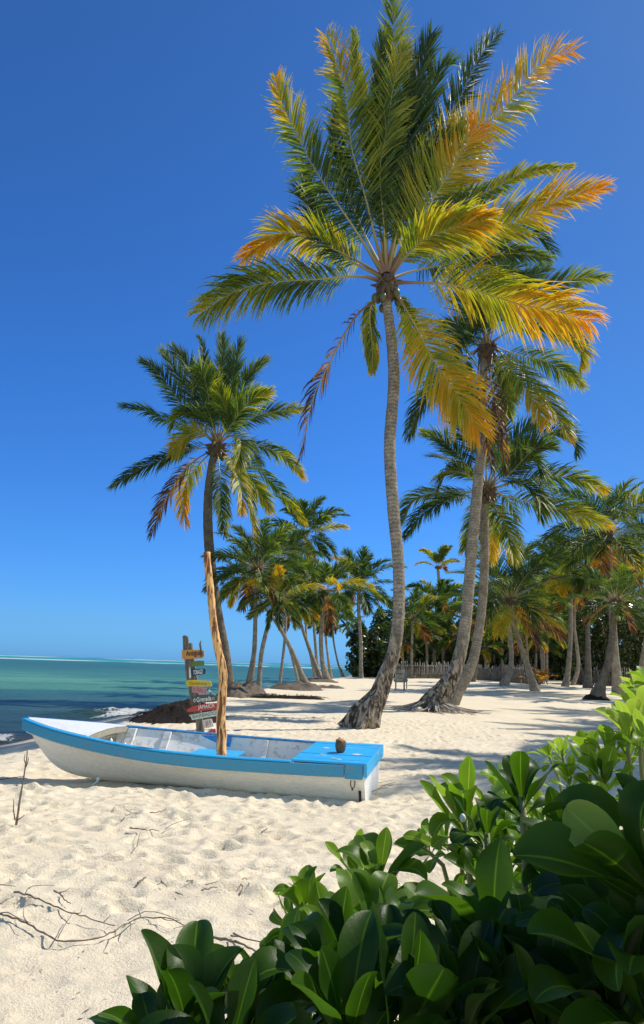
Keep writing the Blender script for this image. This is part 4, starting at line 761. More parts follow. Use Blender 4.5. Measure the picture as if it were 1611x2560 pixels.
b = board(s10((420, 760), (600, 600), (1000, 570), (1190, 640), (1190, 790), (450, 880)), paint('grey', (.10, .095, .085)), lab='dark grey board lettered Grenada in white'); text_on(b, 'Grenada', s10((530, 830), (1000, 770), (525, 680)), M_LT['white']); strokes(b, [s10((470, 710), (430, 760), (460, 830), (495, 790), (470, 710))], M_LT['white'], .006, name='painted_ring')
strokes(b, [s10((1030, 680), (1085, 670), (1085, 740), (1035, 750), (1030, 680)), s10((1050, 710), (1070, 710))], M_LT['violet'], .008, name='painted_emblem')
b = board(s10((215, 1060), (330, 985), (600, 900), (1190, 850), (1180, 1055), (560, 1110), (240, 1135)), paint('red', (.60, .07, .05)), lab='red arrow board lettered JAMAICA in white'); text_on(b, 'JAMAICA', s10((575, 1085), (1100, 1020), (570, 935)), M_LT['white'])
b = board(s10((280, 1235), (1190, 1075), (1185, 1255), (380, 1395), (365, 1310)), paint('mint', (.62, .70, .60), (.4, .45, .4), .5), lab='pale mint board lettered BARBADOS'); text_on(b, 'BARBADOS', s10((405, 1345), (1230, 1200), (400, 1240)), paint('pale slate', (.25, .32, .28)))
b = board(s10((715, 1400), (860, 1360), (1000, 1345), (1075, 1590), (900, 1640), (770, 1655)), paint('cream', (.72, .68, .60), (.5, .45, .4)), lab='small cream board with red strokes'); strokes(b, [s10((880, 1410), (890, 1560)), s10((820, 1420), (850, 1600)), s10((940, 1400), (960, 1540))], M_LT['rose'], .006)
b = board(s10((560, 1920), (690, 1830), (900, 1750), (1120, 1655), (1140, 1760), (1090, 1870), (700, 1960)), paint('scarlet', (.62, .05, .04)), lab='red board low on the post with white script'); strokes(b, [s10((860, 1850), (880, 1790), (890, 1850)), s10((920, 1840), (930, 1790), (950, 1830), (970, 1780)), s10((1000, 1830), (1000, 1770)), s10((1040, 1820), (1045, 1750))], M_LT['white'], .005)

# ------------------------------------------------------------------ stake and dead vines
def stick(label, cat, px, r, z=0., group=None, name='twig', up=False, kids=(), nm=14, mt=None):
    if up:
        Yb = atZ(*px[0], 0)[1]; P = np.array([atY(x, y, Yb) for x, y in px])
    else: P = np.array([ground(x, y) for x, y in px])
    if not up:
        P = cr(P, max(nm, 6)); P[:, 2] = zt(P[:, 0], P[:, 1])+.018+r*.5+.012*np.array([random.random() for _ in P])
    else: P = cr(P, 16)
    org = P[0].copy(); mb = MB(org); n = len(P); Rr = np.linspace(r, r*.45, n)*(1+.15*np.sin(np.arange(n)*2.3)); mb.tube(P, Rr, 6, jit=.2)
    for kx in kids:
        if up: Q_ = np.array([atY(x, y, Yb-.02) for x, y in kx])
        else:
            Q_ = np.array([ground(x, y) for x, y in kx]); Q_ = cr(Q_, 7); Q_[:, 2] = zt(Q_[:, 0], Q_[:, 1])+.03+.03*np.linspace(0, 1, len(Q_))
        mb.tube(Q_, np.linspace(r*.6, r*.25, len(Q_)), 5, jit=.2)
    o = mb.build(name, mt or M_TWIG, None, True); o.location = tuple(org); return tag(o, label, cat, group)
stick('bare forked stick standing upright in the sand at the left edge', 'stick', [(41, 2062), (46, 2030), (50, 2000), (59, 1950), (64, 1915), (67, 1900), (69, 1875)], .013, up=True, name='upright_stick', kids=[[(38, 2050), (34, 2025), (35, 1998)], [(42, 2052), (52, 2045), (62, 2038)], [(66, 1912), (61, 1900), (63, 1885)], [(65, 1918), (70, 1905), (72, 1893)]])
q3 = lambda *p: sc((0, 1850), .462, p)
GV = 'dead vines and twigs on the sand'
stick('longest dead vine sagging across the sand in front of the shrubs', 'vine', q3((-30, 955), (60, 990), (150, 1025), (230, 1075), (310, 1110), (430, 1118), (560, 1095), (690, 1020), (760, 990), (870, 990), (970, 1020), (1070, 1090), (1140, 1140), (1250, 1185)), .0062, group=GV, name='dead_vine', nm=48,
      kids=[q3((310, 1108), (350, 1040), (400, 980)), q3((150, 1025), (125, 1000), (122, 970)), q3((700, 1015), (705, 1050), (700, 1090)), q3((620, 1060), (622, 1100), (612, 1135)), q3((870, 990), (900, 1020), (970, 1035)), q3((1070, 1090), (1000, 1060), (935, 1080)), q3((760, 985), (745, 970)), q3((0, 970), (30, 960), (90, 1010), (160, 1050)), q3((690, 1005), (780, 970), (860, 985), (960, 1030))])
stick('straight dead vine running parallel above the longest one at the left', 'vine', q3((75, 843), (140, 862), (200, 885), (300, 930), (400, 970), (500, 995), (620, 1040)), .0065, group=GV, name='dead_vine', nm=24, kids=[q3((150, 865), (155, 900), (190, 900)), q3((130, 870), (160, 832), (240, 830), (290, 840)), q3((400, 970), (430, 980), (440, 965)), q3((560, 1020), (590, 1010)), q3((-10, 812), (20, 820), (80, 845))])
for lb, pts, r, kd in [('thin curled twig between the two long vines at the left', q3((290, 840), (320, 855), (350, 890), (382, 912)), .006, [q3((320, 855), (350, 858), (378, 850))]), ('forked dry twigs reaching toward the shrubs at the end of the vine', q3((1100, 1100), (1180, 1105), (1280, 1132), (1350, 1160), (1420, 1200)), .010, [q3((1250, 1090), (1290, 1130)), q3((1262, 1082), (1330, 1120), (1450, 1168)), q3((1130, 1102), (1120, 1120), (1145, 1150))]),
    ('short thick dark twig alone in the middle of the sand', q3((745, 800), (770, 782), (790, 768)), .009, []), ('y shaped twig right of the short thick dark one', q3((1090, 836), (1130, 828), (1180, 818)), .006, [q3((1110, 808), (1180, 818))]), ('bent thin wire like loop of twig near the shrubs', q3((1298, 862), (1315, 815), (1302, 800), (1318, 773), (1348, 790), (1335, 860)), .005, []),
    ('branching twig in front of the middle of the boat', q3((655, 458), (680, 430), (712, 412), (770, 412)), .006, [q3((712, 412), (665, 398)), q3((610, 400), (625, 378), (650, 390))]), ('curved twig right of the branching twig before the boat', q3((812, 410), (860, 404), (918, 378)), .006, []), ('pair of crossed flat twigs below the branching one', q3((702, 492), (760, 498), (862, 508)), .007, [q3((895, 500), (940, 480), (1035, 458)), q3((740, 600), (755, 540), (770, 510))]),
    ('little stick pointing at the right end of the boat', q3((1418, 515), (1450, 495)), .007, []), ('pair of tiny twigs in the middle distance of the sand', q3((870, 790), (905, 818)), .005, [q3((848, 812), (880, 822))]), ('tiny curved twig below the pair of tiny twigs', q3((950, 845), (990, 862)), .005, []), ('tiny straight twig above the y shaped twig', q3((1008, 786), (1045, 780)), .005, []), ('thin crooked twig at the left edge below the vine end', q3((0, 915), (30, 890), (75, 872)), .005, [q3((50, 780), (55, 830))]),
    ('long thin branch lying by the boat stern on the right', [(922, 1990), (945, 1978), (962, 1968), (990, 1961)], .007, [[(928, 1962), (955, 1964), (985, 1960)]]), ('thin stalk lying at the left edge by the wet sand', [(0, 1955), (30, 1950), (60, 1945)], .008, [])]:
    stick(lb, 'twig', pts, r, group=GV, kids=kd)
mb = MB((0, 5, 0)); rg = random.Random(12)   # chips of leaf and shell nobody would count
for q in range(420):
    y = rg.uniform(3.2, 16); x = rg.uniform(-.55, .55)*y; 
    if shore(x, y) < 3.6: continue
    z = float(zt(x, y))+.022; a = rg.uniform(0, pi); L_ = rg.uniform(.006, .028); w_ = rg.uniform(.003, .009); d = np.array([cos(a), sin(a), rg.uniform(-.1, .5)]); e = np.array([-sin(a), cos(a), 0]); c = np.array([x, y, z])
    mb.add([c-d*L_-e*w_*.3, c-e*w_, c+d*L_, c+e*w_], [(0, 1, 2, 3)])
tag(mb.build('beach_litter', M_TWIG), 'tiny bits of leaf, twig and shell scattered over the sand', 'litter', None, 'stuff')

# ------------------------------------------------------------------ root banks
def heap(label, c, rx, ry, h, mt, seed, name='root_bank', sk=0., fib=60, cat='root mound', th=0.):
    n = 44; g = np.linspace(-1.25, 1.25, n); GX, GY = np.meshgrid(g, g); r = np.sqrt(GX**2+GY**2); f = fbm(GX*1.7+seed, GY*1.7, 4)
    px_ = c[0]+(GX*rx*cos(th)-GY*ry*sin(th)); py_ = c[1]+(GX*rx*sin(th)+GY*ry*cos(th)); hh = h*np.clip(1-r**2+f*.7, -.4, 1.4)*(1+sk*GX)*(1+.25*fbm(GX*7+seed, GY*7, 3)); hh = np.where(r > 1.18, -.3, hh)
    zz = zt(px_, py_)+hh+.05*fbm(GX*14, GY*14+seed, 3)*(hh > .02); idx = np.arange(n*n).reshape(n, n); Q = np.stack([idx[:-1, :-1], idx[:-1, 1:], idx[1:, 1:], idx[1:, :-1]], -1).reshape(-1, 4)
    org = np.array([c[0], c[1], float(zt(*c))]); root = empty(name, org, label, cat, 'root mounds at the water edge'); mk('earth', np.stack([px_, py_, zz], -1).reshape(-1, 3)-org, Q, mt, root)
    mb = MB(org); rg = random.Random(seed)
    for q in range(fib):
        a = rg.uniform(-pi, pi); rr = rg.uniform(.3, .9); gx, gy = rr*cos(a), rr*sin(a); P = []
        for i in range(6):
            k_ = 1+i*.08; X_ = c[0]+gx*k_*rx; Y_ = c[1]+gy*k_*ry; P.append([X_+rg.uniform(-.03, .03), Y_, float(zt(X_, Y_))+max(h*(1-(rr*k_)**2)*(1+sk*gx), 0)+.06+rg.uniform(-.05, .06)])
        mb.tube(P, np.linspace(.012, .004, 6), 4)
    tag(mb.build('root', M_DKH if mt is M_DKH else M_BARK2, root, True), kind='stuff'); return root
M_DKH = painted('black_weed_heap', (.030, .022, .018), (.008, .007, .006), .8, 9, .95, 1.)
M_DKH.node_tree.nodes['Principled BSDF'].inputs['Specular IOR Level'].default_value = .1
M_BRH = painted('brown_root_earth', (.15, .115, .085), (.03, .024, .018), .9, 6, .9, 1.)
heap('black mound of weed and roots on the beach left of the signpost', (-4.05, 21.6), 1.3, 2.0, .38, M_DKH, 3, sk=.7, fib=120, th=.25)
heap('brown root mound under the upright and pale palms', (-3.75, 37), 1.3, 2.0, .72, M_BRH, 5)
heap('root mound under the long left leaning palm', (-1.35, 48), 1.9, 1.5, .42, M_BRH, 7); heap('low eroded root bank in front of the bather', (.45, 52), 1.5, .8, .2, M_BRH, 9); heap('root mound in the middle of the waterline row', (-.1, 70.5), 2.2, 2, .35, M_BRH, 11, fib=40)
heap('low dark line of dry weed across the sand', (-1.4, 35.5), 1.9, .45, .12, M_DKH, 13, name='weed_line', cat='seaweed'); heap('burnt black stump foot below the leaning grove palm', (ground(1496, 1750)[0]-.1, ground(1496, 1750)[1]), .85, .6, .32, M_DKH, 15, name='stump', cat='tree stump', fib=10)

# ------------------------------------------------------------------ fence, frame seat, bather
def fence(label, pts, h, gap, mt, seed):
    rg = random.Random(seed); P = [atY(p[0], p[1], p[2]) for p in pts]
    for p in P: p[2] = float(zt(p[0], p[1]))
    org = P[0].copy(); root = empty('stake_fence', org, label, 'fence', 'stake fences behind the sand'); mb = MB(org); rl = MB(org)
    for a, b in zip(P[:-1], P[1:]):
        L_ = np.linalg.norm(b-a); n = int(L_/gap)
        for i in range(n):
            c = a+(b-a)*i/n; c[2] = zt(c[0], c[1])-.1; hh = h*rg.uniform(.8, 1.12); lean = rg.uniform(-.08, .08); (mb.tube)([c, c+[lean*hh*.5+rg.uniform(-.02, .02), rg.uniform(-.05, .05), hh*.5], c+[lean*hh, 0, hh]], [gap*.40, gap*.38, gap*.30], 5)
        for z in (.3, .75): rl.tube([a+[0, .12, h*z], b+[0, .12, h*z]], .05, 5)
    mb.build('stakes', mt, root, True); rl.build('rail', mt, root)
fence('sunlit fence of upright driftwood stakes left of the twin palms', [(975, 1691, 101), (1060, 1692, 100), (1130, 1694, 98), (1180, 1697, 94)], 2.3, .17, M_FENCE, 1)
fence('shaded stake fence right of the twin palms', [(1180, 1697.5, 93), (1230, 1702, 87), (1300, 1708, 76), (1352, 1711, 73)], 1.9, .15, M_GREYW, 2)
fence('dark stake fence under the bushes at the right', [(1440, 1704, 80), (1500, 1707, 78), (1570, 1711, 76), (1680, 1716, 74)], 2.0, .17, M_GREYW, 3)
g = ground(1345, 1712); root = empty('dead_frond_pile', g, 'pile of dead brown fronds leaning on the corner of the fence', 'dead fronds')
for q in range(9):
    a = random.uniform(0, 2*pi); add_frond(root, g, P=rand_frond(g+np.array([random.uniform(-1, 1), random.uniform(-.5, .5), .1]), a, radians(random.uniform(40, 80)), random.uniform(1.6, 2.6), radians(110), random), n=26, seg=2, wd=.12, Lmax=.6, tint=(.82, .9), droop=.5, rag=.2)
g = ground(1001, 1726); Yc = g[1]; root = empty('slatted_seat_frame', [g[0], g[1], float(zt(g[0], g[1]))], 'small grey wooden frame with slats and a log across it, standing behind the tallest trunk', 'wooden frame'); org = np.array(root.location)
def pxbar(name, x0, y0, x1, y1, th, dy=0., mt=M_FENCE):
    mb = MB(org); c = [atY(x0, y1, Yc+dy), atY(x1, y1, Yc+dy), atY(x1, y1, Yc+dy)+[0, th, 0], atY(x0, y1, Yc+dy)+[0, th, 0], atY(x0, y0, Yc+dy), atY(x1, y0, Yc+dy), atY(x1, y0, Yc+dy)+[0, th, 0], atY(x0, y0, Yc+dy)+[0, th, 0]]; mb.box8(c); return mb.build(name, mt, root)
pxbar('leg', 988.4, 1674, 991.8, 1728, .08); pxbar('leg', 1009.2, 1674.5, 1012.9, 1728, .08); pxbar('slat', 991.9, 1675, 1009.1, 1683, .04, .02); pxbar('slat', 991.9, 1686, 1009.1, 1694, .04, .02); pxbar('back_slat', 1013.2, 1676, 1021, 1694, .04, .5); pxbar('leg', 1016, 1694.2, 1018.5, 1722, .06, .5)
mb = MB(org); mb.tube([atY(x, 1700.5, Yc+.17) for x in (983.5, 987, 991, 1010, 1016, 1020.5)], np.array([1, 4.5, 5.2, 5.2, 4.8, 1])*Yc/F, 10); mb.build('log', M_FENCE, root, True)
# bather: one continuous skinned body with swimming trunks, seen from behind
g = atY(826, 1688, 105.); g[2] = float(zt(g[0], g[1])); k_ = (1.29-g[2])/1.66
def skinned(name, nodes, edges, mt, parent=None, org=(0, 0, 0)):
    me = bpy.data.meshes.new(name); me.from_pydata([tuple(n[0]) for n in nodes], edges, []); o = bpy.data.objects.new(name, me); COL.objects.link(o); o.modifiers.new('sk', 'SKIN')
    for v, n in zip(me.skin_vertices[0].data, nodes): v.radius = n[1] if isinstance(n[1], tuple) else (n[1], n[1])
    me.skin_vertices[0].data[0].use_root = True; sb = o.modifiers.new('ss', 'SUBSURF'); sb.levels = 1; sb.render_levels = 1
    dg = bpy.context.evaluated_depsgraph_get(); m2 = bpy.data.meshes.new_from_object(o.evaluated_get(dg)); bpy.data.objects.remove(o); m2.name = name; m2.materials.clear(); m2.materials.append(mt); m2.polygons.foreach_set('use_smooth', [True]*len(m2.polygons)); return link(bpy.data.objects.new(name, m2), parent)
M_SKIN = painted('sunburnt_skin', (.62, .27, .20), (.5, .2, .15), .3, 5, .5, .1); M_TRUNKS = painted('dark_trunks', (.05, .03, .03), (.03, .02, .02), .3, 5, .8); M_HAIR = painted('fair_hair', (.30, .2, .14), (.2, .13, .08), .4, 20, .7)
nd = [((0, 0, .86), (.15, .11)), ((0, -.03, 1.02), (.13, .09)), ((.01, -.07, 1.24), (.17, .10)), ((.02, -.06, 1.38), (.10, .08)), ((.03, -.02, 1.46), (.05, .05)), ((.04, .02, 1.54), (.08, .095)), ((.04, .02, 1.62), (.06, .07)),
      ((-.2, -.06, 1.34), .055), ((-.24, .08, 1.12), .042), ((-.18, .27, 1.0), .034), ((-.16, .34, .97), .03), ((.24, -.06, 1.34), .055), ((.27, .08, 1.12), .042), ((.22, .27, 1.02), .034), ((.2, .34, 1.0), .03),
      ((-.09, 0, .78), .085), ((-.1, .05, .45), .058), ((-.11, -.02, .09), .036), ((-.11, .1, .03), .035), ((.09, 0, .78), .085), ((.11, .06, .45), .058), ((.12, .0, .09), .036), ((.12, .12, .03), .035)]
ed = [(0, 1), (1, 2), (2, 3), (3, 4), (4, 5), (5, 6), (3, 7), (7, 8), (8, 9), (9, 10), (3, 11), (11, 12), (12, 13), (13, 14), (0, 15), (15, 16), (16, 17), (17, 18), (0, 19), (19, 20), (20, 21), (21, 22)]
body = skinned('person', nd, ed, M_SKIN); body.location = (g[0], g[1], float(zt(g[0], g[1]))); body.scale = (k_,)*3; tag(body, 'bare backed person in dark trunks standing at the water edge among the palms', 'person')
tr = skinned('swimming_trunks', [((0, 0, .93), (.16, .12)), ((0, 0, .84), (.165, .125)), ((-.09, .01, .74), .10), ((-.10, .02, .60), .085), ((.09, .01, .74), .10), ((.105, .025, .60), .085)], [(0, 1), (1, 2), (2, 3), (1, 4), (4, 5)], M_TRUNKS, body)
hr = skinned('hair', [((.04, .0, 1.62), (.085, .09)), ((.04, -.03, 1.57), (.088, .085))], [(0, 1)], M_HAIR, body)

# ------------------------------------------------------------------ broad-leaved bushes behind
def cloud(V, Fq, A, c, rad, n, size, rg, tone=.4):
    d = rg.normal(size=(n, 3)); d /= np.linalg.norm(d, axis=1)[:, None]; r = rg.random(n)**.45; P = c+d*r[:, None]*rad
    nrm = d*.5+rg.normal(size=(n, 3))*.6+np.array([0, 0, .5]); nrm /= np.linalg.norm(nrm, axis=1)[:, None]; a = np.cross(nrm, [.3, .9, .1]); a /= np.linalg.norm(a, axis=1)[:, None]; b = np.cross(nrm, a); s = size*rg.uniform(.6, 1.3, n)[:, None]
    k = np.array([(-1, 0), (-.3, .75), (.6, .6), (1, 0), (.6, -.6), (-.3, -.75)]); vv = P[:, None]+a[:, None]*k[None, :, :1]*s[:, None]+b[:, None]*k[None, :, 1:]*s[:, None]*.9
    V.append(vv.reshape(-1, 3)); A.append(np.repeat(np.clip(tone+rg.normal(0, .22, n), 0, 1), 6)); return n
def bush(label, px0, px1, ytop, Yd, n, size=.17, seed=0, tone=.35, name='sea_grape_bush', lumps=9, ybot=1694, thick=2.5, group='bushes behind the sand'):
    rg = np.random.default_rng(seed); x0 = atY(px0, 1600, Yd)[0]; x1 = atY(px1, 1600, Yd)[0]; zt_ = atY((px0+px1)/2, ytop, Yd)[2]; g0 = float(zt((x0+x1)/2, Yd)); org = np.array([(x0+x1)/2, Yd, g0])
    V = []; A = []; root = empty(name, org, label, 'bush', group)
    for q in range(lumps):
        u = (q+.5)/lumps; hh = (zt_-g0)*(.55+.45*sin(pi*min(1, .15+u)))*rg.uniform(.8, 1.05); w_ = (x1-x0)/lumps*1.5
        for zc in np.arange(.5, hh, max(w_*.8, .8)): cloud(V, None, A, np.array([x0+(x1-x0)*u+rg.uniform(-.4, .4)*w_, Yd+rg.uniform(-.5, .5)*thick, g0+zc+rg.uniform(-.2, .2)]), np.array([w_, thick*.6, w_])*rg.uniform(.6, 1.0), int(n/lumps/max(1, hh/max(w_*.8, .8))), size, rg, tone)
    V = np.concatenate(V); A = np.concatenate(A); Fq = np.arange(len(V)).reshape(-1, 6); mk('foliage', V-org, Fq, M_SEAG, root, {'tint': A})
    mb = MB(org)
    for q in range(lumps):
        x = x0+(x1-x0)*(q+.5)/lumps; mb.tube([[x, Yd, g0-.1], [x+rg.uniform(-.4, .4), Yd, g0+(zt_-g0)*.35], [x+rg.uniform(-.8, .8), Yd+rg.uniform(-.5, .5), g0+(zt_-g0)*.75]], [.12, .09, .03], 5)
    mb.build('stem', M_BARK2, root)
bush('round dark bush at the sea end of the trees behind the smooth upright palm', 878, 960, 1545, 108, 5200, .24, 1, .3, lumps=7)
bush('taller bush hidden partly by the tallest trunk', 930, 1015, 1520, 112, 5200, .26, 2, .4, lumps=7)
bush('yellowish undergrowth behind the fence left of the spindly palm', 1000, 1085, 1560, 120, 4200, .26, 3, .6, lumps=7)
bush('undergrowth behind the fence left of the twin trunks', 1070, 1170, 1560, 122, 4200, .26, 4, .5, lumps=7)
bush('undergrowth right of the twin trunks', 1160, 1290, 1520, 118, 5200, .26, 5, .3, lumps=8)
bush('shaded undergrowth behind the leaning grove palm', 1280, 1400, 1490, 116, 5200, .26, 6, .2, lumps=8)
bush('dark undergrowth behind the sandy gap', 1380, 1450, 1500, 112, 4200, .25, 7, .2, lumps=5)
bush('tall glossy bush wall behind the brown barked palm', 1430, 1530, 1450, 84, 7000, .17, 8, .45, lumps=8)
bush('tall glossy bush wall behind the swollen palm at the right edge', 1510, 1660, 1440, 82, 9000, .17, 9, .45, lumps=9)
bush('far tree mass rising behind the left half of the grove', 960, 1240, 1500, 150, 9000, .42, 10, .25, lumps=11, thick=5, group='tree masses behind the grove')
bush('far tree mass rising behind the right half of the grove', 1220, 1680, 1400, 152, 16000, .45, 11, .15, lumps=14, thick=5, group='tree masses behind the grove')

# ------------------------------------------------------------------ shrubs in the foreground
NR, NC = 13, 7
def leaf(V, Fq, A, b, d, nrm, l, w, curl, fold, tone, rg, off):
    u = 1-(1-np.linspace(0, 1, NR))**1.7; prof = np.sin(pi*np.clip(u, 0, 1)**1.9*.985+.012)**.66; prof = np.maximum(prof, .10*(1-u)); prof[0] = .09; prof[-1] = .10; du = np.r_[np.diff(u), 0]
    d = d/np.linalg.norm(d); nrm = nrm-d*(nrm@d); nrm /= np.linalg.norm(nrm)+1e-9; s = np.cross(d, nrm); p = b.copy(); tw = rg.uniform(-.12, .12); ph = rg.uniform(0, 6)
    for i in range(NR):
        wv = .11*w*sin(u[i]*8+ph)
        for j in range(NC):
            q = (-1, -.62, -.10, 0, .10, .62, 1)[j]; V.append(p+s*(q*w*.5*prof[i])+nrm*((q*q)*fold*w*.5*prof[i]+wv*abs(q)**1.5*prof[i]*(1 if q > 0 else -1)))
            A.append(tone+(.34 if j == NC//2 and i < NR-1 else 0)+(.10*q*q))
        c = curl*u[i]**1.3*3.0*du[i]; d2 = d*cos(c)-nrm*sin(c); nrm = nrm*cos(c)+d*sin(c); d = d2; s2 = s*cos(tw*du[i]*3)+nrm*sin(tw*du[i]*3); s = s2/np.linalg.norm(s2); nrm = np.cross(s, d); p = p+d*l*du[i]
    for i in range(NR-1):
        for j in range(NC-1): a = off+i*NC+j; Fq.append((a, a+1, a+NC+1, a+NC))
    return off+NR*NC
def rosette(root, org, b, ax, l, n, seed, open_=(12, 68), tone=.35, wr=.38):
    rg = random.Random(seed); V = []; Fq = []; A = []; off = 0; ax = ax/np.linalg.norm(ax); a = np.cross(ax, [.31, .2, .9]); a /= np.linalg.norm(a); c = np.cross(ax, a)
    for i in range(n):
        f = (i+.5)/n; th = i*2.39996+rg.uniform(-.25, .25); el = radians(open_[0]+(open_[1]-open_[0])*f+rg.uniform(-7, 7)); o = a*cos(th)+c*sin(th); d = ax*cos(el)+o*sin(el); nrm = ax*sin(el)-o*cos(el); L_ = l*(.50+.5*sin(pi*min(1, .12+f*.85)))*rg.uniform(.85, 1.12)
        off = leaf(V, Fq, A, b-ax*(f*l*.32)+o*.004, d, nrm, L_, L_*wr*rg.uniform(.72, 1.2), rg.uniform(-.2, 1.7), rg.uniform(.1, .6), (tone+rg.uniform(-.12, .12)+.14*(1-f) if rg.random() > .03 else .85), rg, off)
    A = np.clip(np.array(A), 0, 1); return mk('leaf_rosette', np.array(V)-org, np.array(Fq), M_BUSH, root, {'tint': A})
def shrub(label, foot, ros, seed):
    org = np.array([foot[0], foot[1], float(zt(*foot))]); root = empty('broadleaf_shrub', org, label, 'shrub', 'glossy green shrubs in the foreground'); rg = random.Random(seed); mb = MB(org)
    for i, (px, py, Yd, axp, l, n, tone, op) in enumerate(ros):
        b = px if isinstance(px, np.ndarray) else atY(px, py, Yd); ax = np.array([axp[0], axp[2] if len(axp) > 2 else -.25, axp[1]], float); ax /= np.linalg.norm(ax); rosette(root, org, b, ax, l, n, seed*100+i, op, tone)
        f = org+np.array([rg.uniform(-.15, .15), rg.uniform(-.12, .12), 0]); m1 = b-ax*l*.9; m2 = b*.45+f*.55+np.array([rg.uniform(-.06, .06), rg.uniform(-.06, .06), 0])
        mb.tube(cr([b+ax*.005, b-ax*l*.4, m1, m2, f], 16), np.linspace(.0045+.012*l, .013, 16), 6)
    mb.build('stems', M_STEM, root, True); return root
r5 = lambda *p: (p[0]*.561+250, p[1]*.561+2000)
r4_ = lambda x, y: (900+x*.4693, 1700+y*.4693)
OP = (10, 62); W_ = (18, 80)
def R(xy, Yd, ax, l, n=13, tone=.35, op=OP): return (xy[0], xy[1], Yd, ax, l*.88, max(9, n-2), tone, op)  # tone carries painted light too: dark for shaded rosettes, yellow-green for sunlit ones
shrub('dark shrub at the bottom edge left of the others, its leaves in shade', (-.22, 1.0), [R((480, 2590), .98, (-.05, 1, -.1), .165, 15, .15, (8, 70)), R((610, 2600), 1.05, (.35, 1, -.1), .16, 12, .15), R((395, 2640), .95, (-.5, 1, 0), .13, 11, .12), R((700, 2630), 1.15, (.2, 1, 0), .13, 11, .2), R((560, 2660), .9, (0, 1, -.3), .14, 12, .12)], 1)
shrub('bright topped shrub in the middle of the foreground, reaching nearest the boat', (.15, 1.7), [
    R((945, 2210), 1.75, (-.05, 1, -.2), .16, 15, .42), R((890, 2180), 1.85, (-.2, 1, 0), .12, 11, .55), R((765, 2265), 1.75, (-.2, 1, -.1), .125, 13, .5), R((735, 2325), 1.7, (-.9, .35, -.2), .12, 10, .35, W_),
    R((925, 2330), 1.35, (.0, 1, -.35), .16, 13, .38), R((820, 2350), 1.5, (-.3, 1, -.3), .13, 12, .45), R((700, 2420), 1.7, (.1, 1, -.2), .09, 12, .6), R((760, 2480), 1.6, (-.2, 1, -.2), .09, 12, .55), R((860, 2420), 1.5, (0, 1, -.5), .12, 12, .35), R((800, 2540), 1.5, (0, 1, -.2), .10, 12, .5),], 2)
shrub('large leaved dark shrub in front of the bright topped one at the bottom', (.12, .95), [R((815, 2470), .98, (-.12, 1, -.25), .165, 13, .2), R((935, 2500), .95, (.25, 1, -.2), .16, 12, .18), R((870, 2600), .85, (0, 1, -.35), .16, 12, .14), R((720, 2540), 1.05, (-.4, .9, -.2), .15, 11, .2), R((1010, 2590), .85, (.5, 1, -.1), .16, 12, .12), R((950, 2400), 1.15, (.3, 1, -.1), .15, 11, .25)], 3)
shrub('tall shrub with a wide open rosette and small pale berries right of the boat stern', (.55, 2.0), [
    R(r4_(560, 760), 1.75, (-.12, 1, -.2), .185, 15, .5, (6, 66)), R(r4_(800, 645), 2.2, (.05, 1, -.1), .15, 15, .62, (6, 50)), R(r4_(860, 600), 2.4, (.2, 1, 0), .14, 12, .6), R(r4_(450, 880), 1.9, (-.5, .8, -.1), .12, 11, .45, W_), R(r4_(700, 760), 1.9, (.6, .6, -.2), .13, 11, .5, W_), R(r4_(780, 880), 1.9, (.2, .8, -.4), .13, 12, .4), R(r4_(930, 760), 2.2, (0, 1, -.2), .11, 12, .6),
    R(r4_(1010, 820), 2.1, (.3, 1, -.2), .12, 12, .5), R(r4_(350, 900), 2.1, (-.6, .6, -.2), .10, 10, .4, W_), R(r4_(900, 960), 1.9, (0, .9, -.4), .13, 12, .35), R(r4_(1060, 930), 2., (.2, .9, -.4), .12, 12, .4)], 4)
sB = bpy.data.objects['broadleaf_shrub.003']; ob = np.array(sB.location)
for (x, y, Yd) in ((853, 783, 1.72), (838, 757, 1.75), (905, 835, 1.8), (548, 735, 1.7), (930, 800, 2.0), (500, 800, 1.78)):
    p = atY(*r4_(x, y), Yd); o = nut(sB, ob, p, .0085, 'berry'); o.data.materials.clear(); o.data.materials.append(M_CHIP)
shrub('centre right shrub with the tallest pointed translucent leaves', (.35, 1.1), [R(r4_(705, 1460), 1.12, (-.12, 1, -.2), .185, 13, .40, (6, 55)), R(r4_(870, 1330), 1.4, (.2, 1, -.1), .15, 12, .38), R(r4_(560, 1380), 1.35, (-.4, 1, -.1), .15, 11, .35), R(r4_(420, 1460), 1.3, (-.2, 1, -.3), .14, 11, .25), R(r4_(840, 1560), 1.05, (.5, .8, -.3), .15, 11, .2, W_), R(r4_(640, 1640), 1., (-.1, .9, -.4), .14, 12, .2), R(r4_(430, 1700), 1.0, (-.2, 1, -.3), .15, 12, .14), R(r4_(780, 1780), .9, (.2, 1, -.3), .15, 12, .12), R(r4_(1000, 1450), 1.35, (.3, .9, -.2), .13, 12, .3), R(r4_(560, 1850), .85, (0, 1, -.3), .15, 12, .1), R(r4_(980, 1280), 1.55, (0, 1, -.2), .13, 12, .35)], 5)
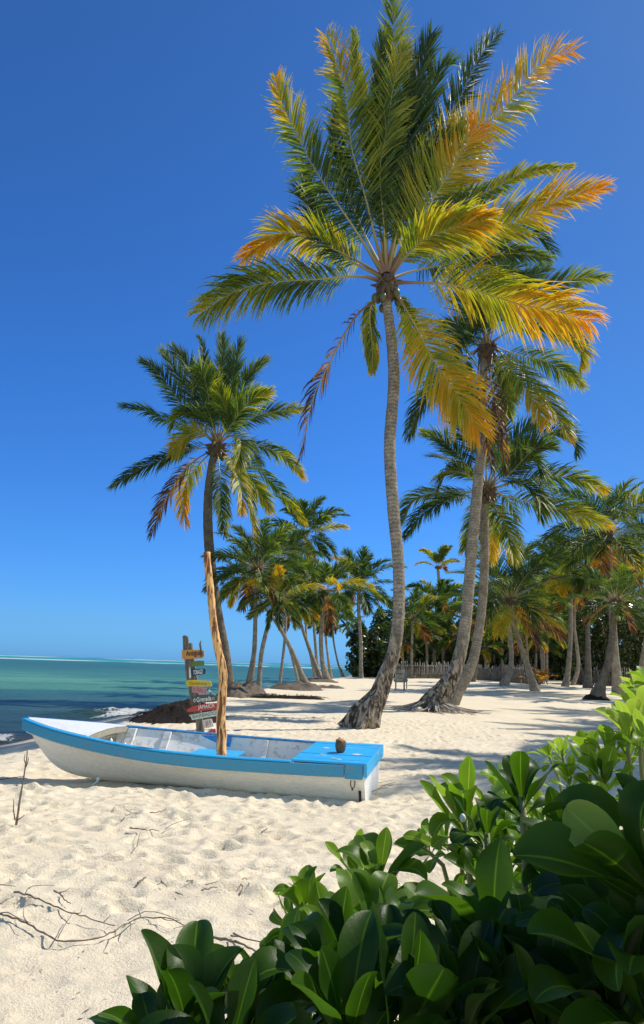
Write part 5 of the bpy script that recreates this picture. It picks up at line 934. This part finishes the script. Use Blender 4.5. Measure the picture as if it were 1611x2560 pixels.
shrub('sunlit shrub behind at the right with bright yellow green upright leaves', (1.15, 2.5), [R(r4_(1230, 450), 2.6, (-.05, 1, -.1), .17, 15, .7, (6, 55)), R(r4_(1080, 400), 2.8, (-.2, 1, 0), .11, 11, .7), R(r4_(1330, 430), 2.5, (.3, 1, 0), .15, 12, .65), R(r4_(1440, 280), 2.3, (.0, 1, -.1), .16, 15, .72, (6, 60)), R(r4_(1500, 190), 2.4, (.1, 1, 0), .16, 12, .7), R(r4_(1440, 400), 2.5, (0, 1, -.2), .14, 12, .6), R(r4_(1540, 330), 2.2, (.1, 1, 0), .16, 12, .6), R(r4_(1010, 410), 2.9, (-.4, .9, 0), .10, 10, .6, W_), R(r4_(1120, 540), 2.6, (-.1, 1, -.3), .13, 12, .5), R(r4_(1300, 560), 2.3, (0, 1, -.4), .15, 12, .45), R(r4_(1480, 90), 2.6, (0, 1, 0), .14, 12, .7), R(r4_(1560, 60), 2.5, (0, 1, 0), .15, 12, .65)], 6)
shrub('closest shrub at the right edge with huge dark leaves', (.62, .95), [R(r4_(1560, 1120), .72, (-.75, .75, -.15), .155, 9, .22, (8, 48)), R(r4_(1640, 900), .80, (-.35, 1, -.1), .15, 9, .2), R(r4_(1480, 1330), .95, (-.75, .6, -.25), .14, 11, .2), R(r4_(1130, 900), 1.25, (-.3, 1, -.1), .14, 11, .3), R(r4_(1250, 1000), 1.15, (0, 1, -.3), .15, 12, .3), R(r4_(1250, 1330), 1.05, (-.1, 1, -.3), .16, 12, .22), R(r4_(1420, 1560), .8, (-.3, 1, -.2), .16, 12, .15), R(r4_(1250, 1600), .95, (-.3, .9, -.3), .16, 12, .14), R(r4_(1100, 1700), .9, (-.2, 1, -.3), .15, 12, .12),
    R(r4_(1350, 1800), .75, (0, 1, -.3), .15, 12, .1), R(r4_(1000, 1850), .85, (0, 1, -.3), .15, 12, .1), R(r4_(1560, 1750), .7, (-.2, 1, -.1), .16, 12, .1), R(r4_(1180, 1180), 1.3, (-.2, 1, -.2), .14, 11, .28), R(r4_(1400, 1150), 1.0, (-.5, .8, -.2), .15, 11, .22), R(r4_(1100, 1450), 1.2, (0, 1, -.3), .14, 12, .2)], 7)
# inner and lower growth of the same thicket
rg = random.Random(21)
lab8 = ['low inner growth under the large leaved dark shrub', 'low inner growth under the centre right shrub', 'low inner growth behind the closest shrub at the right edge', 'low growth between the berry shrub and the sunlit shrub']
areas = [((640, 1080), (2440, 2700), 12, .5), ((1060, 1330), (2440, 2700), 12, .5), ((1250, 1640), (2120, 2700), 20, .5), ((1180, 1640), (1980, 2250), 14, .6)]
for lb, ((xa, xb), (ya, yb), n, zz) in zip(lab8, areas):
    L_ = []
    for q in range(n):
        x = rg.uniform(xa, xb); y = rg.uniform(ya, yb); Yd = rg.uniform(1.25, 2.3) if y < 2350 else rg.uniform(1.1, 1.75); L_.append(R((x, y), Yd, (rg.uniform(-.4, .3), 1, rg.uniform(-.4, .1)), rg.uniform(.10, .14), 11, rg.uniform(.2, .45)))
    shrub(lb, (((xa+xb)/2-805)/1750*1.7, 1.75), L_, 40+int(xa) % 7+len(L_))
# the same thicket going on outside the view at the right: it keeps the near leaves in shade
for q in range(2):
    L_ = []
    for k in range(20):
        y = rg.uniform(.45, 1.4)+q*.2; z = rg.uniform(1.15, 2.1)-(.25 if y > 1.6 else 0); x = .46*y+rg.uniform(.16, .75)+max(0, z-1.65)*.25; L_.append((np.array([x, y, z]), 0, 0, (rg.uniform(-.3, .3), 1, rg.uniform(-.3, .3)), rg.uniform(.15, .18), 13, .3, (10, 75)))
    shrub(['taller thicket just outside the right edge beside the camera', 'taller thicket outside the right edge, farther clump'][q], (1.1+.25*q, 1.0+.4*q), L_, 80+q)
L_ = []
for k in range(30):
    y = rg.uniform(.75, 1.55); z = rg.uniform(1.6, 2.55); x = max(.46*y+.30, .70)+rg.uniform(.0, .4)+max(0, z-2.0)*.25; L_.append((np.array([x, y, z]), 0, 0, (rg.uniform(-.3, .3), 1, rg.uniform(-.3, .3)), .17, 13, .3, (10, 80)))
shrub('tallest thicket just outside the right edge above the closest shrub', (1.0, 1.3), L_, 95)
